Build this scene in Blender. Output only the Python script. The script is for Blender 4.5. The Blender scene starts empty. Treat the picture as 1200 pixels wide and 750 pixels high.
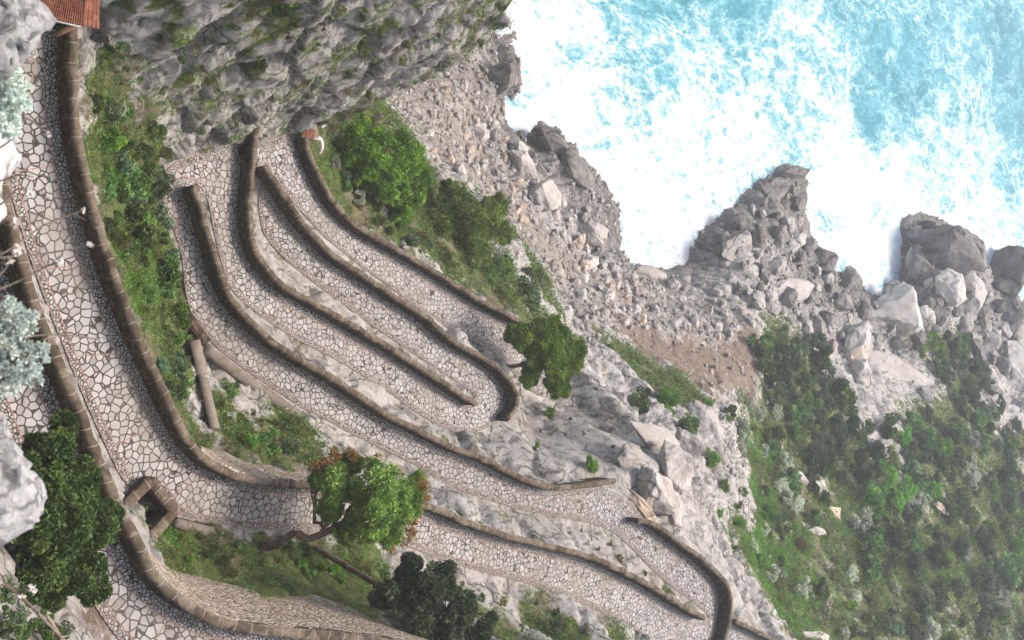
import bpy, math, random, time
import numpy as np
from mathutils import Vector, noise as mnoise
from mathutils.geometry import delaunay_2d_cdt
random.seed(7); np.random.seed(7)
RNG = np.random.RandomState(11)
C = bpy.context.scene.collection
scene = bpy.context.scene
R = math.radians

# ------------------------------------------------------------------ camera
H = 112.0                      # height of the lookout above the sea (z = 0)
FPX = 1400.0                   # focal length in pixels of the 1200 px wide photograph
A0 = R(46.0)                   # angle of the lens axis off straight down
cam_d = bpy.data.cameras.new('camera'); cam = bpy.data.objects.new('camera', cam_d); C.objects.link(cam)
cam_d.sensor_width = 36; cam_d.lens = 36 * FPX / 1200.0
cam_d.clip_start = 0.05; cam_d.clip_end = 8000
cam_d.dof.use_dof = True; cam_d.dof.focus_distance = 90; cam_d.dof.aperture_fstop = 7.0
from mathutils import Matrix
sa, ca = math.sin(A0), math.cos(A0)
m = Matrix(((0, -1, 0, 0), (ca, 0, -sa, 0), (sa, 0, ca, H), (0, 0, 0, 1)))
cam.matrix_world = m
scene.camera = cam

# ------------------------------------------------------------------ sky, sun, exposure
world = bpy.data.worlds.new('World'); scene.world = world; world.use_nodes = True
wn = world.node_tree.nodes; wl = world.node_tree.links
bg = wn['Background']; bg.inputs['Strength'].default_value = 0.14
sky = wn.new('ShaderNodeTexSky'); sky.sky_type = 'NISHITA'; sky.sun_disc = False
SUN_EL, SUN_AZ = R(55), R(-6)          # azimuth measured from +Y towards +X
sky.sun_elevation = SUN_EL; sky.sun_rotation = SUN_AZ
sky.dust_density = 4.0; sky.air_density = 0.8; sky.ozone_density = 1.0
wl.new(sky.outputs[0], bg.inputs[0])
sd = bpy.data.lights.new('sun', 'SUN'); so = bpy.data.objects.new('sun', sd); C.objects.link(so)
sd.energy = 2.1; sd.angle = R(15); sd.color = (1.0, 0.91, 0.81)
dirv = Vector((math.sin(SUN_AZ) * math.cos(SUN_EL), math.cos(SUN_AZ) * math.cos(SUN_EL), math.sin(SUN_EL)))
so.rotation_euler = dirv.to_track_quat('Z', 'Y').to_euler(); so.location = (0, 60, 200)
scene.view_settings.view_transform = 'Standard'; scene.view_settings.look = 'None'
scene.view_settings.exposure = 0.85; scene.view_settings.gamma = 1.0
scene.view_settings.use_curve_mapping = False
scene.cycles.max_bounces = 4; scene.cycles.diffuse_bounces = 3; scene.cycles.glossy_bounces = 2
scene.cycles.transmission_bounces = 2; scene.cycles.volume_bounces = 1
scene.cycles.use_denoising = True

# ------------------------------------------------------------------ helpers
def U(px, py, zr):
    """where the sight line of photo point (px, py) meets height zr (measured from the lookout)"""
    dx = py - 375.0; dy = FPX * sa + (px - 600.0) * ca; dz = -FPX * ca + (px - 600.0) * sa
    t = zr / dz
    return np.array((dx * t, dy * t, H + zr))

def to_px(p):
    v = np.asarray(p, float) - np.array((0, 0, H))
    dep = v[..., 1] * sa - v[..., 2] * ca
    return 600 + FPX * (v[..., 1] * ca + v[..., 2] * sa) / dep, 375 + FPX * v[..., 0] / dep, dep

def tag(o, label=None, cat=None, group=None, kind=None):
    if label: o['label'] = label
    if cat: o['category'] = cat
    if group: o['group'] = group
    if kind: o['kind'] = kind
    return o

def np_mesh(name, V, F, mat=None, parent=None, smooth=False, attrs=None, uv=None):
    """V (n,3); F (m,k) index array or list of such arrays; ONE mesh object"""
    me = bpy.data.meshes.new(name)
    Fs = F if isinstance(F, list) else [F]
    Fs = [np.asarray(f, np.int32) for f in Fs if len(f)]
    V = np.asarray(V, np.float32)
    me.vertices.add(len(V)); me.vertices.foreach_set('co', V.ravel())
    nl = sum(f.size for f in Fs); npoly = sum(len(f) for f in Fs)
    me.loops.add(nl); me.loops.foreach_set('vertex_index', np.concatenate([f.ravel() for f in Fs]))
    me.polygons.add(npoly)
    tot = np.concatenate([np.full(len(f), f.shape[1], np.int32) for f in Fs])
    st = np.concatenate(([0], np.cumsum(tot)[:-1])).astype(np.int32)
    me.polygons.foreach_set('loop_start', st); me.polygons.foreach_set('loop_total', tot)
    if smooth: me.polygons.foreach_set('use_smooth', np.ones(npoly, bool))
    me.update(calc_edges=True)
    if attrs:
        for k, a in attrs.items():
            a = np.asarray(a, np.float32)
            at = me.attributes.new(k, 'FLOAT', 'POINT'); at.data.foreach_set('value', a)
    if mat: me.materials.append(mat)
    o = bpy.data.objects.new(name, me); C.objects.link(o)
    if parent: o.parent = parent
    return o

def empty(name, loc=(0, 0, 0)):
    o = bpy.data.objects.new(name, None); C.objects.link(o); o.location = loc; return o

def thing(name, label, cat, loc=(0, 0, 0), group=None):
    o = empty(name, loc); tag(o, label, cat, group); return o

# numpy noise ---------------------------------------------------------------
def _h(ix, iy, iz, seed):
    h = (ix.astype(np.int64) * 73856093) ^ (iy.astype(np.int64) * 19349663) ^ (iz.astype(np.int64) * 83492791) ^ (seed * 2654435)
    h = (h ^ (h >> 13)) * 1274126177
    h = (h ^ (h >> 16)) & 0xffffff
    return h.astype(np.float32) / float(0xffffff)

def vnoise(P, s, seed=0):
    Q = P / s; I = np.floor(Q); f = (Q - I).astype(np.float32); I = I.astype(np.int64)
    f = f * f * f * (f * (f * 6 - 15) + 10)
    r = 0
    for a in (0, 1):
        wa = f[..., 0] if a else 1 - f[..., 0]
        for b in (0, 1):
            wb = f[..., 1] if b else 1 - f[..., 1]
            for c in (0, 1):
                wc = f[..., 2] if c else 1 - f[..., 2]
                r = r + wa * wb * wc * _h(I[..., 0] + a, I[..., 1] + b, I[..., 2] + c, seed)
    return r * 2 - 1

def fbm(P, s, octv=4, seed=0, ridged=False, gain=0.5):
    r = 0; a = 1.0; t = 0
    for k in range(octv):
        n = vnoise(P, s / (2.03 ** k), seed + k * 17)
        if ridged: n = 1 - 2 * np.abs(n)
        r = r + a * n; t += a; a *= gain
    return r / t

def worley(P, s, seed=0):
    """F1, F2 and a random tilted-facet value of the nearest cell"""
    Q = P / s; I = np.floor(Q).astype(np.int64); f = Q - I
    f1 = np.full(Q.shape[:-1], 9.0, np.float32); f2 = f1.copy(); fac = np.zeros_like(f1)
    for a in (-1, 0, 1):
        for b in (-1, 0, 1):
            for c in (-1, 0, 1):
                X, Y, Z = I[..., 0] + a, I[..., 1] + b, I[..., 2] + c
                ox = _h(X, Y, Z, seed); oy = _h(X, Y, Z, seed + 1); oz = _h(X, Y, Z, seed + 2)
                dx = a + ox - f[..., 0]; dy = b + oy - f[..., 1]; dz = c + oz - f[..., 2]
                d = np.sqrt(dx * dx + dy * dy + dz * dz)
                val = _h(X, Y, Z, seed + 3) - .5 + (_h(X, Y, Z, seed + 4) - .5) * dx * 1.6 + (_h(X, Y, Z, seed + 5) - .5) * dy * 1.6 + (_h(X, Y, Z, seed + 6) - .5) * dz * 1.6
                near = d < f1
                f2 = np.where(near, f1, np.minimum(f2, d)); fac = np.where(near, val, fac); f1 = np.where(near, d, f1)
    return f1, f2, fac

# ------------------------------------------------------------------ materials
class NT:
    def __init__(s, name):
        s.m = bpy.data.materials.new(name); s.m.use_nodes = True
        s.t = s.m.node_tree; s.n = s.t.nodes; s.l = s.t.links
        s.b = s.n['Principled BSDF']; s.b.inputs['Roughness'].default_value = 0.9
        s.b.inputs['Specular IOR Level'].default_value = 0.25
    def N(s, typ, **kw):
        x = s.n.new(typ)
        for k, v in kw.items():
            if k in x.bl_rna.properties: setattr(x, k, v)
            else: s.set(x, k, v)
        return x
    def set(s, node, key, v):
        i = node.inputs[int(key[1:])] if key[0] == 'i' and key[1:].isdigit() else node.inputs[key]
        if isinstance(v, bpy.types.NodeSocket): s.l.new(v, i)
        elif isinstance(v, bpy.types.Node): s.l.new(v.outputs[0], i)
        else: i.default_value = v
    def pos(s):
        return s.N('ShaderNodeNewGeometry').outputs['Position']
    def objc(s):
        return s.N('ShaderNodeTexCoord').outputs['Object']
    def attr(s, k):
        x = s.N('ShaderNodeAttribute'); x.attribute_name = k; return x.outputs['Fac']
    def noise(s, vec, scale, detail=4, rough=0.55, dist=0):
        x = s.N('ShaderNodeTexNoise'); s.l.new(vec, x.inputs['Vector'])
        x.inputs['Scale'].default_value = scale; x.inputs['Detail'].default_value = detail
        x.inputs['Roughness'].default_value = rough; x.inputs['Distortion'].default_value = dist
        return x.outputs['Fac']
    def noisec(s, vec, scale, detail=2):
        x = s.N('ShaderNodeTexNoise'); s.l.new(vec, x.inputs['Vector'])
        x.inputs['Scale'].default_value = scale; x.inputs['Detail'].default_value = detail
        return x.outputs['Color']
    def vor(s, vec, scale, feature='F1', rnd=1.0):
        x = s.N('ShaderNodeTexVoronoi'); x.feature = feature; s.l.new(vec, x.inputs['Vector'])
        x.inputs['Scale'].default_value = scale; x.inputs['Randomness'].default_value = rnd
        return x
    def math(s, op, a, b=None, c=None, clamp=False):
        x = s.N('ShaderNodeMath'); x.operation = op; x.use_clamp = clamp
        for i, v in enumerate((a, b, c)):
            if v is None: continue
            if isinstance(v, bpy.types.NodeSocket): s.l.new(v, x.inputs[i])
            else: x.inputs[i].default_value = v
        return x.outputs[0]
    def vmath(s, op, a, b):
        x = s.N('ShaderNodeVectorMath'); x.operation = op
        for i, v in enumerate((a, b)):
            if isinstance(v, bpy.types.NodeSocket): s.l.new(v, x.inputs[i])
            elif isinstance(v, (int, float)): x.inputs['Scale'].default_value = v
            else: x.inputs[i].default_value = v
        return x.outputs[0]
    def step(s, v, a, b, lo=0.0, hi=1.0):
        x = s.N('ShaderNodeMapRange'); x.interpolation_type = 'SMOOTHSTEP'
        if isinstance(v, bpy.types.NodeSocket): s.l.new(v, x.inputs['Value'])
        x.inputs['From Min'].default_value = a; x.inputs['From Max'].default_value = b
        x.inputs['To Min'].default_value = lo; x.inputs['To Max'].default_value = hi
        return x.outputs[0]
    def ramp(s, v, stops):
        x = s.N('ShaderNodeValToRGB'); s.l.new(v, x.inputs[0]); e = x.color_ramp.elements
        while len(e) > 1: e.remove(e[-1])
        e[0].position = stops[0][0]; e[0].color = (*stops[0][1], 1)
        for p, c in stops[1:]:
            q = e.new(p); q.color = (*c, 1)
        return x.outputs[0]
    def mix(s, f, a, b, mode='MIX'):
        x = s.N('ShaderNodeMix'); x.data_type = 'RGBA'; x.blend_type = mode
        for i, v in ((0, f), (6, a), (7, b)):
            if isinstance(v, bpy.types.NodeSocket): s.l.new(v, x.inputs[i])
            elif i == 0: x.inputs[0].default_value = v
            else: x.inputs[i].default_value = (*v, 1)
        return x.outputs[2]
    def bump(s, h, strength=0.5, dist=0.1, prev=None):
        x = s.N('ShaderNodeBump'); x.inputs['Strength'].default_value = strength; x.inputs['Distance'].default_value = dist
        s.l.new(h, x.inputs['Height'])
        if prev is not None: s.l.new(prev, x.inputs['Normal'])
        return x.outputs[0]
    def out(s, col=None, normal=None, rough=None, spec=None):
        if col is not None:
            if isinstance(col, bpy.types.NodeSocket): s.l.new(col, s.b.inputs['Base Color'])
            else: s.b.inputs['Base Color'].default_value = (*col, 1)
        if normal is not None: s.l.new(normal, s.b.inputs['Normal'])
        if rough is not None:
            if isinstance(rough, bpy.types.NodeSocket): s.l.new(rough, s.b.inputs['Roughness'])
            else: s.b.inputs['Roughness'].default_value = rough
        if spec is not None: s.b.inputs['Specular IOR Level'].default_value = spec
        return s.m

def rock_nodes(t, p, k=1.0, light=(0.47, 0.435, 0.40), mid=(0.35, 0.32, 0.29), dark=(0.15, 0.135, 0.12)):
    warp = t.vmath('ADD', p, t.vmath('SCALE', t.noisec(p, 0.35 * k, 4), 3.2 / k))
    big = t.noise(p, 0.16 * k, 6, 0.62)
    med = t.noise(warp, 0.75 * k, 9, 0.66)
    fine = t.noise(p, 3.4 * k, 8, 0.72)
    c1 = t.vor(warp, 0.34 * k, 'DISTANCE_TO_EDGE').outputs['Distance']
    strat = t.noise(t.vmath('MULTIPLY', warp, (0.5, 0.9, 2.6)), 0.9 * k, 6, 0.7)
    gate = t.step(t.noise(p, 0.5 * k, 3), 0.42, 0.56)
    crack = t.math('MULTIPLY', t.step(c1, 0.0, 0.045, 1, 0), gate)
    deep = t.step(med, 0.34, 0.45, 1, 0)
    hol = t.step(strat, 0.36, 0.44, 1, 0)
    v = t.math('ADD', t.math('ADD', t.math('MULTIPLY', big, 0.34), t.math('MULTIPLY', med, 0.36)), t.math('MULTIPLY', fine, 0.34))
    base = t.ramp(v, [(0.38, dark), (0.47, mid), (0.55, light), (0.70, tuple(min(1, c * 1.22) for c in light))])
    rust = t.step(t.noise(p, 0.28 * k, 5, 0.65), 0.55, 0.72)
    base = t.mix(t.math('MULTIPLY', rust, 0.45), base, (0.34, 0.245, 0.165))
    lich = t.step(t.noise(p, 1.4 * k, 7, 0.75), 0.56, 0.66)
    base = t.mix(t.math('MULTIPLY', lich, 0.35), base, tuple(min(1, c * 1.3) for c in light))
    dk = t.math('MAXIMUM', t.math('MAXIMUM', t.math('MULTIPLY', crack, 0.8), t.math('MULTIPLY', deep, 0.5)), t.math('MULTIPLY', hol, 0.45))
    base = t.mix(dk, base, tuple(c * 0.6 for c in dark))
    hgt = t.math('SUBTRACT', t.math('ADD', t.math('MULTIPLY', med, 1.0), t.math('MULTIPLY', fine, 0.35)), t.math('MULTIPLY', dk, 0.45))
    return base, hgt

def mat_terrain():
    t = NT('cliff_ground'); p = t.pos()
    rock, hr = rock_nodes(t, p, light=(0.56, 0.53, 0.49), mid=(0.42, 0.385, 0.35), dark=(0.15, 0.135, 0.12))
    wet = t.attr('wet')
    rock = t.mix(t.math('MULTIPLY', wet, 0.62), rock, (0.085, 0.078, 0.072))
    # beach rubble: closely packed stones at two sizes
    v1 = t.vor(p, 0.75, 'F1'); v1e = t.vor(p, 0.75, 'DISTANCE_TO_EDGE').outputs['Distance']
    v2 = t.vor(p, 2.1, 'F1'); v2e = t.vor(p, 2.1, 'DISTANCE_TO_EDGE').outputs['Distance']
    sz = t.step(t.noise(p, 0.12, 3), 0.44, 0.56)
    st = t.mix(sz, v1.outputs['Color'], v2.outputs['Color'])
    se = t.mix(sz, v1e, v2e)
    stb = t.ramp(t.math('ADD', t.math('MULTIPLY', st, 0.6), t.math('MULTIPLY', t.noise(p, 3, 5), 0.4)),
                 [(0.2, (0.27, 0.235, 0.205)), (0.5, (0.40, 0.355, 0.315)), (0.8, (0.50, 0.46, 0.42))])
    stb = t.mix(t.step(se, 0.0, 0.09, 0.75, 0.0), stb, (0.14, 0.12, 0.10))
    sand = t.step(t.noise(p, 0.09, 4, 0.6), 0.50, 0.60)
    stb = t.mix(sand, stb, t.mix(t.noise(p, 4, 4), (0.33, 0.28, 0.24), (0.43, 0.375, 0.33)))
    soil = t.ramp(t.noise(p, 0.9, 8, 0.7), [(0.3, (0.17, 0.125, 0.09)), (0.55, (0.29, 0.225, 0.17)), (0.8, (0.42, 0.36, 0.29))])
    grn = t.ramp(t.noise(p, 1.7, 8, 0.75), [(0.3, (0.04, 0.052, 0.018)), (0.45, (0.10, 0.14, 0.04)), (0.57, (0.18, 0.215, 0.07)), (0.7, (0.30, 0.28, 0.16))])
    hot = t.step(t.noise(p, 0.16, 3), 0.54, 0.66)
    grn = t.mix(t.math('MULTIPLY', hot, 0.5), grn, (0.12, 0.22, 0.04))
    brn = t.step(t.noise(p, 0.25, 5, 0.7), 0.49, 0.60)
    grn = t.mix(t.math('MULTIPLY', brn, 0.7), grn, soil)
    wv, wg, ws = t.attr('veg'), t.attr('gravel'), t.attr('soil')
    n1 = t.noise(p, 0.55, 7, 0.7)
    def thr(w): return t.step(t.math('ADD', w, t.math('MULTIPLY', t.math('SUBTRACT', n1, 0.5), 1.5)), 0.42, 0.58)
    col = t.mix(thr(wg), rock, stb)
    col = t.mix(thr(ws), col, soil)
    col = t.mix(thr(wv), col, grn)
    nb = t.bump(t.mix(thr(wg), hr, t.step(se, 0, 0.3)), 0.9, 0.28)
    nb = t.bump(t.noise(p, 2.2, 9, 0.78), 0.9, 0.30, nb); nb = t.bump(t.noise(p, 9, 6, 0.75), 0.8, 0.09, nb)
    return t.out(col, nb, 0.95, 0.15)

def mat_rock(name, k, **kw):
    t = NT(name); p = t.objc()
    oi = t.N('ShaderNodeObjectInfo')
    off = t.vmath('ADD', p, t.vmath('SCALE', oi.outputs['Location'], 0.37))
    c, h = rock_nodes(t, off, k, **kw)
    rnd = t.math('MULTIPLY_ADD', oi.outputs['Random'], 0.4, 0.76)
    hs = t.N('ShaderNodeHueSaturation'); t.l.new(c, hs.inputs['Color']); t.l.new(rnd, hs.inputs['Value'])
    return t.out(hs.outputs[0], t.bump(t.noise(off, 5 * k, 8, 0.78), 0.9, 0.10 / k, t.bump(h, 0.9, 0.14 / k)), 0.93, 0.2)

def mat_path():
    t = NT('crazy_paving')
    p = t.vmath('MULTIPLY', t.pos(), (1.0, 1.0, 0.0))
    pw = t.vmath('ADD', p, t.vmath('SCALE', t.noisec(p, 1.6, 2), 0.16))
    def cells(scale, gap, rnd=0.86):
        e = t.vor(pw, scale, 'DISTANCE_TO_EDGE', rnd).outputs['Distance']
        c = t.vor(pw, scale, 'F1', rnd).outputs['Color']
        return t.step(e, gap * 0.55, gap * 1.25), c, e
    g1, c1, e1 = cells(2.9, 0.072); g2, c2, e2 = cells(6.6, 0.13, 0.95)
    dout, din = t.attr('dout'), t.attr('din')
    isdark = t.step(dout, 0.52, 0.53, 1, 0)
    isin = t.step(din, 0.36, 0.37, 1, 0)
    band = t.math('MAXIMUM', isdark, isin)
    gap = t.mix(band, g1, g2)
    cc = t.mix(band, c1, c2)
    sep = t.N('ShaderNodeSeparateColor'); t.l.new(cc, sep.inputs[0])
    n = t.noise(t.pos(), 9, 6, 0.65)
    tone = t.math('ADD', t.math('MULTIPLY', sep.outputs[0], 0.55), t.math('MULTIPLY', n, 0.5))
    stone = t.ramp(tone, [(0.12, (0.20, 0.188, 0.178)), (0.42, (0.325, 0.308, 0.297)), (0.85, (0.44, 0.42, 0.407))])
    dstone = t.mix(t.step(dout, 0.52, 0.53, 1, 0), stone, t.ramp(tone, [(0.2, (0.30, 0.285, 0.27)), (0.8, (0.50, 0.48, 0.455))]))
    col = t.mix(gap, t.ramp(n, [(0.3, (0.022, 0.019, 0.017)), (0.7, (0.065, 0.054, 0.044))]), dstone)
    # brick lines
    def line(v, at, w): return t.step(t.math('ABSOLUTE', t.math('SUBTRACT', v, at)), w * 0.8, w * 1.2, 1, 0)
    l = t.math('MAXIMUM', line(dout, 0.54, 0.032), line(din, 0.38, 0.032))
    l = t.math('MAXIMUM', l, line(din, 0.06, 0.03))
    mod = t.math('PINGPONG', t.attr('along'), 2.1)
    inner = t.math('MULTIPLY', t.step(dout, 0.54, 0.55), t.step(din, 0.38, 0.39))
    l = t.math('MAXIMUM', l, t.math('MULTIPLY', inner, t.step(mod, 0.022, 0.036, 1, 0)))
    brick = t.ramp(n, [(0.3, (0.20, 0.10, 0.075)), (0.7, (0.38, 0.24, 0.19))])
    col = t.mix(t.math('MULTIPLY', l, 0.85), col, brick)
    dirt = t.step(t.noise(t.pos(), 0.35, 8, 0.75), 0.42, 0.70)
    col = t.mix(t.math('MULTIPLY', dirt, 0.55), col, (0.20, 0.165, 0.13))
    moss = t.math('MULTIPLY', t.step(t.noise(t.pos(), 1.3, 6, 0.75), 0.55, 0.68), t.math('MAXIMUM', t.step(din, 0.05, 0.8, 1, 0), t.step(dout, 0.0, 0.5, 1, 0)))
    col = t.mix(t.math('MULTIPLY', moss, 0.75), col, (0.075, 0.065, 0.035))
    nb = t.bump(gap, 0.8, 0.03); nb = t.bump(n, 0.4, 0.012, nb)
    return t.out(col, nb, 0.75, 0.3)

def mat_wallface(name='rubble_wall', cols=((0.028, 0.021, 0.014), (0.085, 0.062, 0.042), (0.17, 0.13, 0.095)), sc=4.2):
    t = NT(name); p = t.pos()
    e = t.vor(p, sc, 'DISTANCE_TO_EDGE').outputs['Distance']; c = t.vor(p, sc).outputs['Color']
    n = t.noise(p, 3.5, 7, 0.7)
    s = t.N('ShaderNodeSeparateColor'); t.l.new(c, s.inputs[0])
    col = t.ramp(t.math('ADD', t.math('MULTIPLY', s.outputs[0], 0.3), t.math('MULTIPLY', n, 0.7)), [(0.25, cols[0]), (0.5, cols[1]), (0.75, cols[2])])
    col = t.mix(t.step(e, 0, 0.09, 0.8, 0), col, cols[0])
    return t.out(col, t.bump(t.math('ADD', t.step(e, 0, 0.2), n), 0.8, 0.06), 0.95, 0.1)

def mat_coping():
    t = NT('wall_coping'); p = t.pos(); al = t.attr('along')
    wob = t.math('ADD', al, t.math('MULTIPLY', t.noise(p, 2, 2), 0.16))
    mod = t.math('PINGPONG', wob, 0.37)
    j = t.step(mod, 0.012, 0.032, 1, 0)
    n = t.noise(p, 5, 8, 0.72); n2 = t.noise(p, 0.7, 4, 0.6)
    cell = t.vor(t.vmath('ADD', p, (0, 0, 0)), 1.3).outputs['Color']
    s = t.N('ShaderNodeSeparateColor'); t.l.new(cell, s.inputs[0])
    v = t.math('ADD', t.math('MULTIPLY', n, 0.55), t.math('ADD', t.math('MULTIPLY', n2, 0.25), t.math('MULTIPLY', s.outputs[0], 0.2)))
    col = t.ramp(v, [(0.30, (0.035, 0.027, 0.018)), (0.45, (0.095, 0.072, 0.050)), (0.58, (0.165, 0.132, 0.098)), (0.75, (0.27, 0.235, 0.185))])
    moss = t.step(t.noise(p, 1.1, 6, 0.7), 0.55, 0.68)
    col = t.mix(t.math('MULTIPLY', moss, 0.5), col, (0.07, 0.07, 0.035))
    # the pale mortar line along the outer lip of the coping
    lip = t.math('MULTIPLY', t.step(t.attr('edge'), 0.80, 0.93), t.step(t.noise(p, 2.2, 5, .7), 0.40, 0.55))
    col = t.mix(t.math('MULTIPLY', lip, 0.8), col, (0.40, 0.35, 0.29))
    col = t.mix(t.math('MULTIPLY', j, t.step(t.noise(p, 4, 3), 0.35, 0.5, 0.35, 0.95)), col, (0.30, 0.26, 0.21))
    h = t.math('ADD', n, t.math('MULTIPLY', j, -0.4))
    return t.out(col, t.bump(h, 0.8, 0.05), 0.93, 0.15)

def mat_masonry():
    t = NT('dry_masonry'); p = t.pos()
    q = t.vmath('MULTIPLY', p, (1.0, 0.85, 1.25))
    pw = t.vmath('ADD', q, t.vmath('SCALE', t.noisec(p, 3, 2), 0.25))
    e = t.vor(pw, 3.5, 'DISTANCE_TO_EDGE').outputs['Distance']; c = t.vor(pw, 3.5).outputs['Color']
    s = t.N('ShaderNodeSeparateColor'); t.l.new(c, s.inputs[0]); n = t.noise(p, 4, 7, 0.7)
    col = t.ramp(t.math('ADD', t.math('MULTIPLY', s.outputs[0], 0.5), t.math('MULTIPLY', n, 0.5)),
                 [(0.2, (0.28, 0.22, 0.16)), (0.5, (0.44, 0.37, 0.29)), (0.8, (0.56, 0.50, 0.42))])
    col = t.mix(t.step(e, 0.01, 0.08, 0.85, 0), col, (0.12, 0.085, 0.055))
    return t.out(col, t.bump(t.step(e, 0, 0.2), 0.9, 0.08), 0.95, 0.1)

def mat_plain(name, cols, sc=3, rough=0.9, bd=0.03, det=6):
    t = NT(name); n = t.noise(t.objc(), sc, det, 0.7)
    st = [(0.3 + 0.4 * i / max(1, len(cols) - 1), c) for i, c in enumerate(cols)]
    return t.out(t.ramp(n, st), t.bump(n, 0.6, bd), rough, 0.2)

def mat_leaf(name, c0, c1, c2=None, hue=0.02, trans=0.25, tipmix=0.0):
    t = NT(name); oi = t.N('ShaderNodeObjectInfo')
    f = t.attr('leafrnd')
    col = t.ramp(f, [(0.0, c0), (0.6, c1), (1.0, c2 or tuple(x * 1.35 for x in c1))])
    cl = t.noise(t.objc(), 1.1, 3, 0.6)
    hs = t.N('ShaderNodeHueSaturation')
    t.l.new(col, hs.inputs['Color'])
    t.l.new(t.math('MULTIPLY_ADD', oi.outputs['Random'], 2 * hue, 0.5 - hue), hs.inputs['Hue'])
    t.l.new(t.math('MULTIPLY', t.math('MULTIPLY_ADD', oi.outputs['Random'], 0.8, 0.62), t.math('MULTIPLY_ADD', cl, 1.1, 0.5)), hs.inputs['Value'])
    t.out(hs.outputs[0], None, 0.62, 0.22)
    tr = t.N('ShaderNodeBsdfTranslucent'); t.l.new(hs.outputs[0], tr.inputs['Color'])
    mx = t.N('ShaderNodeMixShader'); mx.inputs[0].default_value = trans
    t.l.new(t.b.outputs[0], mx.inputs[1]); t.l.new(tr.outputs[0], mx.inputs[2])
    t.l.new(mx.outputs[0], t.n['Material Output'].inputs['Surface'])
    return t.m

def mat_sea():
    t = NT('sea_water'); p = t.pos(); fm = t.attr('foam')
    q = t.vmath('MULTIPLY', p, (1.0, 0.55, 1.0))       # foam streaks lie along the wind
    def ridge(sc, det, rough, dist):
        n = t.noise(q, sc, det, rough, dist)
        return t.math('SUBTRACT', 1.0, t.math('MULTIPLY', t.math('ABSOLUTE', t.math('SUBTRACT', n, 0.5)), 10.0), clamp=True), n
    r1, n1 = ridge(0.12, 6, 0.62, 0.7)
    r2, n2 = ridge(0.33, 6, 0.62, 0.7)
    r3, n3 = ridge(0.9, 5, 0.62, 0.6)
    cl = t.noise(q, 0.07, 6, 0.68, 0.8)
    spk = t.noise(q, 2.6, 6, 0.8)
    net = t.math('ADD', t.math('ADD', t.math('MULTIPLY', r1, 0.50), t.math('MULTIPLY', r2, 0.55)), t.math('MULTIPLY', r3, 0.45))
    d = t.math('ADD', net, t.math('MULTIPLY', t.math('SUBTRACT', cl, 0.5), 1.7))
    d = t.math('ADD', d, t.math('MULTIPLY', t.math('SUBTRACT', spk, 0.5), 0.6))
    d = t.math('ADD', d, t.math('MULTIPLY_ADD', fm, 1.50, -1.42))
    foam = t.step(d, -0.05, 0.62)
    milky = t.step(d, -0.75, 0.30)
    deep = t.ramp(t.noise(q, 0.10, 5, 0.65), [(0.35, (0.03, 0.21, 0.27)), (0.65, (0.065, 0.32, 0.385))])
    col = t.mix(milky, deep, (0.21, 0.50, 0.57))
    col = t.mix(foam, col, (0.66, 0.71, 0.745))
    h = t.math('ADD', t.math('MULTIPLY', n2, 1.0), t.math('ADD', t.math('MULTIPLY', n1, 1.2), t.math('MULTIPLY', t.math('ADD', n3, spk), 0.4)))
    return t.out(col, t.bump(h, 0.75, 0.9), t.step(foam, 0, 1, 0.35, 0.95), 0.2)

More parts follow.
